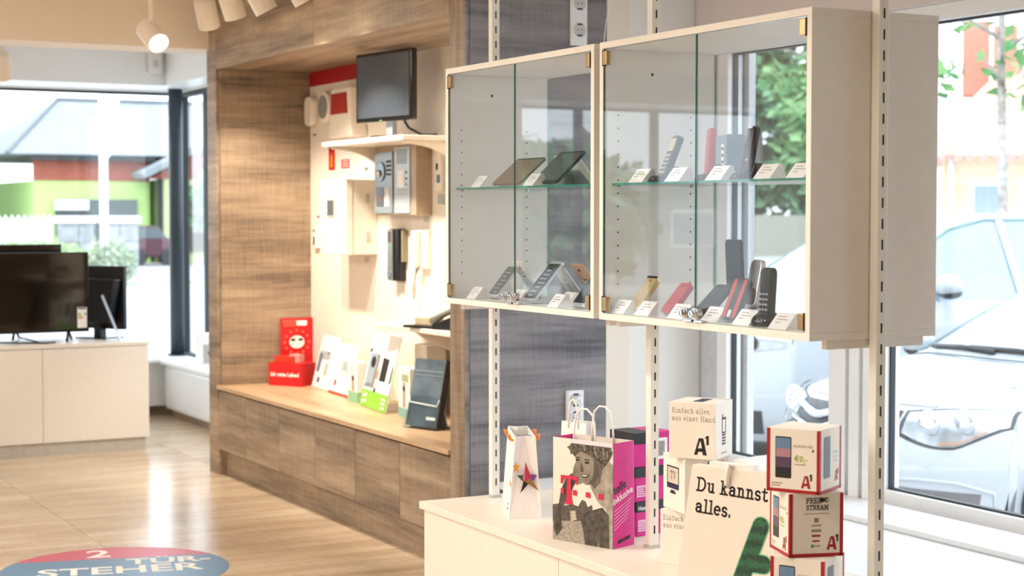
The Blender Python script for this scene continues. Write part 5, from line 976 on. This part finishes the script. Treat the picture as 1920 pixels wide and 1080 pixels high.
# trees
def tree(name, label, loc, h, rad, th0, n, cols, seed, lean=0, lf=.16, low=.35, group='street trees', col=None):
    rr = random.Random(seed); t = thing(name, label, 'tree', loc, 0, group)
    pts = [(lean * k / 5 + rr.uniform(-.04, .04), rr.uniform(-.04, .04), h * k / 5 * .98) for k in range(6)]
    obj('trunk', MB().tube(pts, [th0 * (1 - .75 * k / 5) for k in range(6)], 10), mat('bark_pale', 'b4aca6', .9, scale=14, var=.15), t, smooth=True)
    for k in range(7):
        a_ = rr.uniform(0, 2 * PI); z = h * rr.uniform(low, .9); L = rad * rr.uniform(.6, 1.0); obj('branch', MB().tube([(lean * z / h, 0, z), (lean * z / h + L * .5 * math.cos(a_), L * .5 * math.sin(a_), z + .25 * L), (lean * z / h + L * math.cos(a_), L * math.sin(a_), z + .35 * L)], [th0 * .35, th0 * .2, th0 * .08], 6), MATS['bark_pale'], t, smooth=True)
    ncl = 34; cl = []
    for k in range(ncl):
        z = h * rr.uniform(low, 1.02); f = 1 - abs((z / h - low) / (1.02 - low) - .4) * .9; a_ = rr.uniform(0, 2 * PI); q = rad * f * math.sqrt(rr.random()); cl.append((lean * z / h + q * math.cos(a_), q * math.sin(a_), z, rad * rr.uniform(.2, .38)))
    m = MB()
    for k in range(n):
        x, y, z, s = cl[k % ncl]; v = Vector((rr.gauss(0, 1), rr.gauss(0, 1), rr.gauss(0, .8))).normalized() * s * rr.uniform(.4, 1.1); c = Vector((x, y, z)) + v
        u = Vector((rr.gauss(0, 1), rr.gauss(0, 1), rr.gauss(0, 1))).normalized(); w = u.orthogonal().normalized(); e = lf * rr.uniform(.6, 1.3)
        m.add([c - u * e, c + w * e * .5, c + u * e, c - w * e * .5], [(0, 1, 2, 3)], rr.randrange(3))
    o = obj('foliage', m, [mat('leaf_%s_%d' % (cols[0], i), c, .6, spec=.2) for i, c in enumerate(cols)], t); o['kind'] = 'stuff'
    return t
LG = ('7fae72', '5f9560', '9cc58a'); LD = ('5d8c66', '436f52', '7ba87c')
tree('leafy_tree', 'dense green tree seen through the right cabinet, nearest to it', (45.4, 60.5, GZ), 11.5, 4.6, .3, 5200, LD, 3, lf=.42, low=.2)
tree('leafy_tree', 'dense green tree just right of the first, behind the right cabinet', (49.3, 61.9, GZ), 12, 4.6, .3, 5200, LD, 4, lf=.42, low=.2)
tree('slim_tree', 'slim pale-trunked street tree in front of the yellow house', (14.4, 14.4, GZ), 6.2, 1.3, .085, 900, LG, 5, lf=.12, low=.52, lean=-.15)
tree('slim_tree', 'second slim street tree at the right picture edge', (15.6, 14.2, GZ), 6.6, 1.5, .09, 1500, LG, 6, lf=.12, low=.45)
tree('leafy_tree', 'loose green tree left of the yellow house roof', (24.0, 29.0, GZ), 6.6, 1.7, .14, 2200, LG, 8, lf=.2, low=.4)
# yellow house with hipped tile roof, facing the shop
H = thing('yellow_house', 'pale yellow house with pinkish tiled hip roof across the street', 'house', (19.2, 19.9, GZ), R(-46))
M_yel = mat('yellow_render', 'ecd9b4', .9); M_roof = mat('pink_roof_tiles', 'd9a698', .8, scale=14, var=.06); M_wf = mat('white_trim', 'f6f6f4', .6); M_wpane = mat('house_pane', '9fb0bd', .15)
obj('wall', B(-.5, 6, 0, 6, 0, 2.72), M_yel, H); obj('plinth', B(-.55, 6.05, -.05, 6, 0, .4), mat('plinth_grey', 'bdbab4', .9), H)
RV = [(-.95, -.5, 2.7), (6.5, -.5, 2.7), (6.5, 6.5, 2.7), (-.95, 6.5, 2.7), (.6, 3, 4.6), (3.6, 3, 4.6)]
rf = obj('roof', MB().add(RV, [(0, 1, 5, 4), (1, 2, 5), (2, 3, 4, 5), (3, 0, 4), (0, 3, 2, 1)]), M_roof, H)
for k in range(36): obj('eave_tile', MB().cyl((-.85 + k * .2, -.56, 2.67), (-.85 + k * .2, -.2, 2.84), .07, n=8), M_roof, rf)
obj('chimney', B(.2, .6, 2.2, 2.7, 3.9, 5.0), mat('brick_red', 'c98a78', .9), rf); obj('gable_dormer', B(-.35, .1, 3.2, 4.0, 3.9, 5.2), mat('brick_red', 'c98a78', .9), rf)
for x0 in (.0, .75, 1.9, 3.1):
    wn = obj('window', B(x0 - .1, x0 + .5, -.04, .02, .95, 2.36), M_wf, H)
    for k in range(2): obj('pane', B(x0 + .0 + k * .21, x0 + .19 + k * .21, -.06, -.038, 1.05, 2.24), M_wpane, wn)
obj('downpipe', MB().cyl((-.36, -.08, 0), (-.36, -.08, 2.7), .05, n=10), M_wf, H)
# low roughcast wall beyond the cars and garden hedge
tag(obj('garden_wall', B(28, 60, 57.0, 57.4, GZ, 1.42), mat('roughcast', 'aaa89f', .95, scale=20, var=.12, col2='8b8d78')), 'rough grey-green garden wall across the street behind the cabinets', 'wall')
t = thing('neighbour_house', 'pale house with white windows above the garden wall across the street', 'house', (44.0, 69, GZ), R(-30)); obj('wall', B(-3, 5, 0, 5, 0, 4.2), mat('pale_render', 'eeeade', .9), t)
for k in range(4): w_ = obj('window', B(-2.2 + k * 1.7, -1.2 + k * 1.7, -.05, .0, 1.0, 2.3), M_wf, t); obj('pane', B(-2.1 + k * 1.7, -1.3 + k * 1.7, -.07, -.05, 1.1, 2.2), M_wpane, w_)
obj('roof', MB().prism([(-3.4, 4.2), (5.4, 4.2), (1, 6.6)], (0, -.4, 0), (1, 0, 0), UZ, (0, 1, 0), 6), M_roof, t)

# beyond the far glazing: green house, fence, pillars, flag
t = thing('green_house', 'lime green house with brick-red band and wide pale roof beyond the far window', 'house', (13.32, 60, -2.1)); t.scale = (2, 2, 2)
M_lime = mat('lime_render', 'b9dc86', .9); M_band = mat('brick_band', 'a8604f', .9, scale=20, var=.08); M_slate2 = mat('pale_slates', '949a9f', .8, scale=6, var=.06); M_dwin = mat('dark_window', '5a6468', .2)
obj('wall', B(0, 2.1, 0, 6, 0, 2.38), M_lime, t); obj('red_band', B(0, 2.1, -.02, 0, 2.38, 2.74), M_band, t); obj('eave_board', B(-.05, 2.15, -.25, .02, 2.74, 2.84), M_gask, t)
obj('main_roof', MB().add([(-.55, -.3, 2.84), (3.6, -.3, 2.84), (4.2, 3, 4.0), (1.15, 3, 4.0), (-.55, 6, 2.84), (3.6, 6, 2.84)], [(0, 1, 2, 3), (0, 3, 4), (3, 2, 5, 4), (1, 5, 2), (0, 4, 5, 1)]), M_slate2, t)
obj('roof_edge', MB().tube([(-.5, -.3, 2.86), (1.15, 3, 4.03), (4.2, 3, 4.03)], .04, 6), mat('lead_grey', '6d757c', .5), t)
wn = obj('window', B(.38, .98, -.06, .0, 1.4, 2.05), M_dwin, t); obj('awning', B(.36, .95, -.16, -.05, 1.86, 2.04), M_wf, wn); wn = obj('window', B(1.32, 1.85, -.06, .0, 1.4, 2.05), M_dwin, t); obj('window', B(.98, 1.3, -.06, .0, 1.4, 2.05), M_dwin, t)
obj('porch_wall', B(2.26, 3.6, -.4, 3, 0, 2.42), mat('pale_green_render', 'd6e2a4', .9), t); obj('porch_opening', B(2.42, 3.1, -.45, -.39, 1.1, 2.3), mat('dark_timber', '6c6158', .8), t); obj('downpipe', MB().cyl((2.2, -.3, 0), (2.2, -.3, 2.6), .05, n=8), M_gask, t); obj('porch_gable', MB().prism([(1.98, 2.42), (4.2, 2.42), (3.4, 3.25)], (0, -.42, 0), (1, 0, 0), UZ, (0, 1, 0), .3), M_band, t)
obj('porch_roof', MB().prism([(1.8, 2.42), (3.4, 3.22), (3.4, 3.36), (1.74, 2.52)], (0, -.75, 0), (1, 0, 0), UZ, (0, 1, 0), 3), M_slate2, t)
t = thing('grey_house', 'pale grey house at the left picture edge beyond the far window', 'house', (5.6, 61, -2.1)); t.scale = (2, 2, 2); obj('wall', B(0, 2.62, 0, 5, 0, 2.4), mat('grey_render', 'b9bfc3', .9), t); obj('roof', MB().prism([(-.6, 2.35), (2.64, 2.35), (2.66, 4.1), (-.6, 4.1)], (0, -.4, 0), (1, 0, 0), UZ, (.0, 1, 0), 5), mat('bright_roof', 'dfe3e5', .8), t); obj('eave_board', B(-.5, 2.66, -.45, -.38, 2.32, 2.48), mat('lead_grey', '6d757c', .5), t); obj('attic_window', B(2.5, 2.85, -.44, -.4, 2.75, 3.05), M_dwin, t)
t = thing('picket_fence', 'white picket fence beyond the far window', 'fence', (7.2, 48, -2.1)); t.scale = (2, 2, 2); obj('rail', B(0, 2.0, .03, .07, .7, .8), M_wf, t); obj('rail', B(0, 2.0, .03, .07, 1.35, 1.45), M_wf, t)
pk = None
for k in range(23):
    if pk is None: o = obj('picket', MB().prism([(0, 0), (.06, 0), (.06, 1.72), (.03, 1.78), (0, 1.72)], (0, 0, .0), (1, 0, 0), UZ, (0, 1, 0), .03), M_wf, t); pk = o.data
    else: o = bpy.data.objects.new('picket', pk); COL.objects.link(o); o.parent = t
    o.location = (k * .088, 0, 0)
for x, w_, lab in ((5.95, .46, 'left white-capped grey gate pillar behind the flag pole'), (6.55, .55, 'broad grey stone gate pillar right of the flag pole')):
    t = thing('gate_pillar', lab, 'pillar', (x * 2, 48.2, -2.1)); t.scale = (2, 2, 2); obj('cap', B(-w_ / 2 - .03, w_ / 2 + .03, -.2, .2, 1.66, 1.76), M_wf, t, bevel=.01)
    for r_ in range(6):
        for c_ in range(2): obj('stone', B(-w_ / 2 + c_ * w_ / 2 + .006, -w_ / 2 + (c_ + 1) * w_ / 2 - .006, -.16 - .01 * ((r_ + c_) % 2), .16, r_ * .277 + .005, (r_ + 1) * .277 - .002), mat('grey_stone', 'a9adb1', .9, scale=9, var=.1), t)
t = thing('flag_banner', 'white flag banner on a white pole outside the far window', 'flag', (12.04, 45.6, -2.1)); t.scale = (2, 2, 2); obj('pole', MB().cyl((0, 0, 0), (0, 0, 3.9), .055, n=12), M_wf, t, smooth=True); obj('flag', MB().prism([(.05, 2.55), (.12, 2.62), (.19, 2.8), (.22, 3.1), (.22, 3.8), (.05, 3.85)], (0, 0, 0), (1, 0, 0), UZ, (0, 1, 0), .015), mat('flag_white', 'fafafa', .8), t)
t = thing('red_parked_car', 'dark red car partly hidden behind the steel column across the street', 'car', (15.6, 56.0, GZ)); t.scale = (1.1, 1.1, .95); obj('body', MB().prism([(0, .3), (1.6, .3), (1.6, .95), (1.25, 1.0), (1.0, 1.45), (.25, 1.45), (.03, .95)], (0, 0, 0), (1, 0, 0), UZ, (0, 1, 0), 1.4), mat('dark_red_paint', '4d2430', .4), t, bevel=.08); obj('windscreen', MB().prism([(.12, 1.0), (1.2, 1.0), (.98, 1.38), (.3, 1.38)], (0, -.01, 0), (1, 0, 0), UZ, (0, -1, 0), .01), M_dwin, t)
for x in (.3, 1.3): obj('wheel', MB().cyl((x, -.03, .3), (x, .2, .3), .3), M_tyre, t)
def bush(label, loc, rx, ry, rz, n, seed, cols):
    rr = random.Random(seed); t = thing('garden_bush', label, 'bush', loc); m = MB()
    for k in range(n):
        v = Vector((rr.gauss(0, 1), rr.gauss(0, 1), rr.gauss(0, 1))).normalized() * rr.uniform(.6, 1.05); c = Vector((v.x * rx, v.y * ry, rz + v.z * rz)); u = Vector((rr.gauss(0, 1), rr.gauss(0, 1), rr.gauss(0, 1))).normalized(); w = u.orthogonal().normalized(); e = .06 * rr.uniform(.7, 1.4)
        m.add([c - u * e, c + w * e * .6, c + u * e, c - w * e * .6], [(0, 1, 2, 3)], rr.randrange(3))
    o = obj('leaves', m, [mat('bush_%s_%d' % (cols[0], i), c, .7, spec=.2) for i, c in enumerate(cols)], t); o['kind'] = 'stuff'; obj('stem', MB().cyl((0, 0, 0), (0, 0, rz * 1.6), .03, n=8), MATS['bark_pale'], t)
bush('low pale green hedge in front of the picket fence', (9.6, 46.0, GZ), 2.3, .6, .55, 3200, 11, ('a9c58c', '8fb27a', 'c6d9ad'))
bush('round grey-green bush before the gate pillars', (11.1, 41.4, GZ), .62, .6, .6, 1300, 12, ('a5b39a', '8a9c82', 'bcc8ae'))
tag(obj('grass_verge', B(8, 22, 41.9, 43.0, GZ, GZ + .04), mat('verge_grass', 'b6c79e', .95, scale=8, var=.1)), 'pale grass verge at the roadside beyond the far window', 'verge')
tree('leafy_tree', 'green tree seen through the narrow side glazing right of the column', (19.5, 57.0, GZ), 3.7, 1.5, .12, 1500, LG, 21, lf=.2, low=.3, group='trees beyond the far window')
for i, (x, y) in enumerate(((-12.6, 30), (-10.6, 31))): tree('leafy_tree', ('green tree across the street mirrored in the left cabinet glass', 'second green tree across the street mirrored in the cabinet glass')[i], (x, y, GZ), 3.1 + .2 * i, 1.8, .14, 1500, LD, 30 + i, lf=.26, low=.2, group='trees beyond the far window')
t = thing('pale_hall', 'long low pale grey hall across the street, mirrored in the right cabinet glass', 'building', (-24, 36, GZ)); obj('wall', B(-8, 8.5, 0, 5, 0, 2.3), mat('grey_render', 'b9bfc3', .9), t); obj('roof', B(-8.3, 8.8, -.3, 5.3, 2.3, 2.6), M_slate2, t)
for k in range(6): w_ = obj('window', B(-7 + k * 2.6, -5.6 + k * 2.6, -.05, 0, .9, 1.9), M_wf, t); obj('pane', B(-6.9 + k * 2.6, -5.7 + k * 2.6, -.07, -.05, 1.0, 1.8), M_wpane, w_)
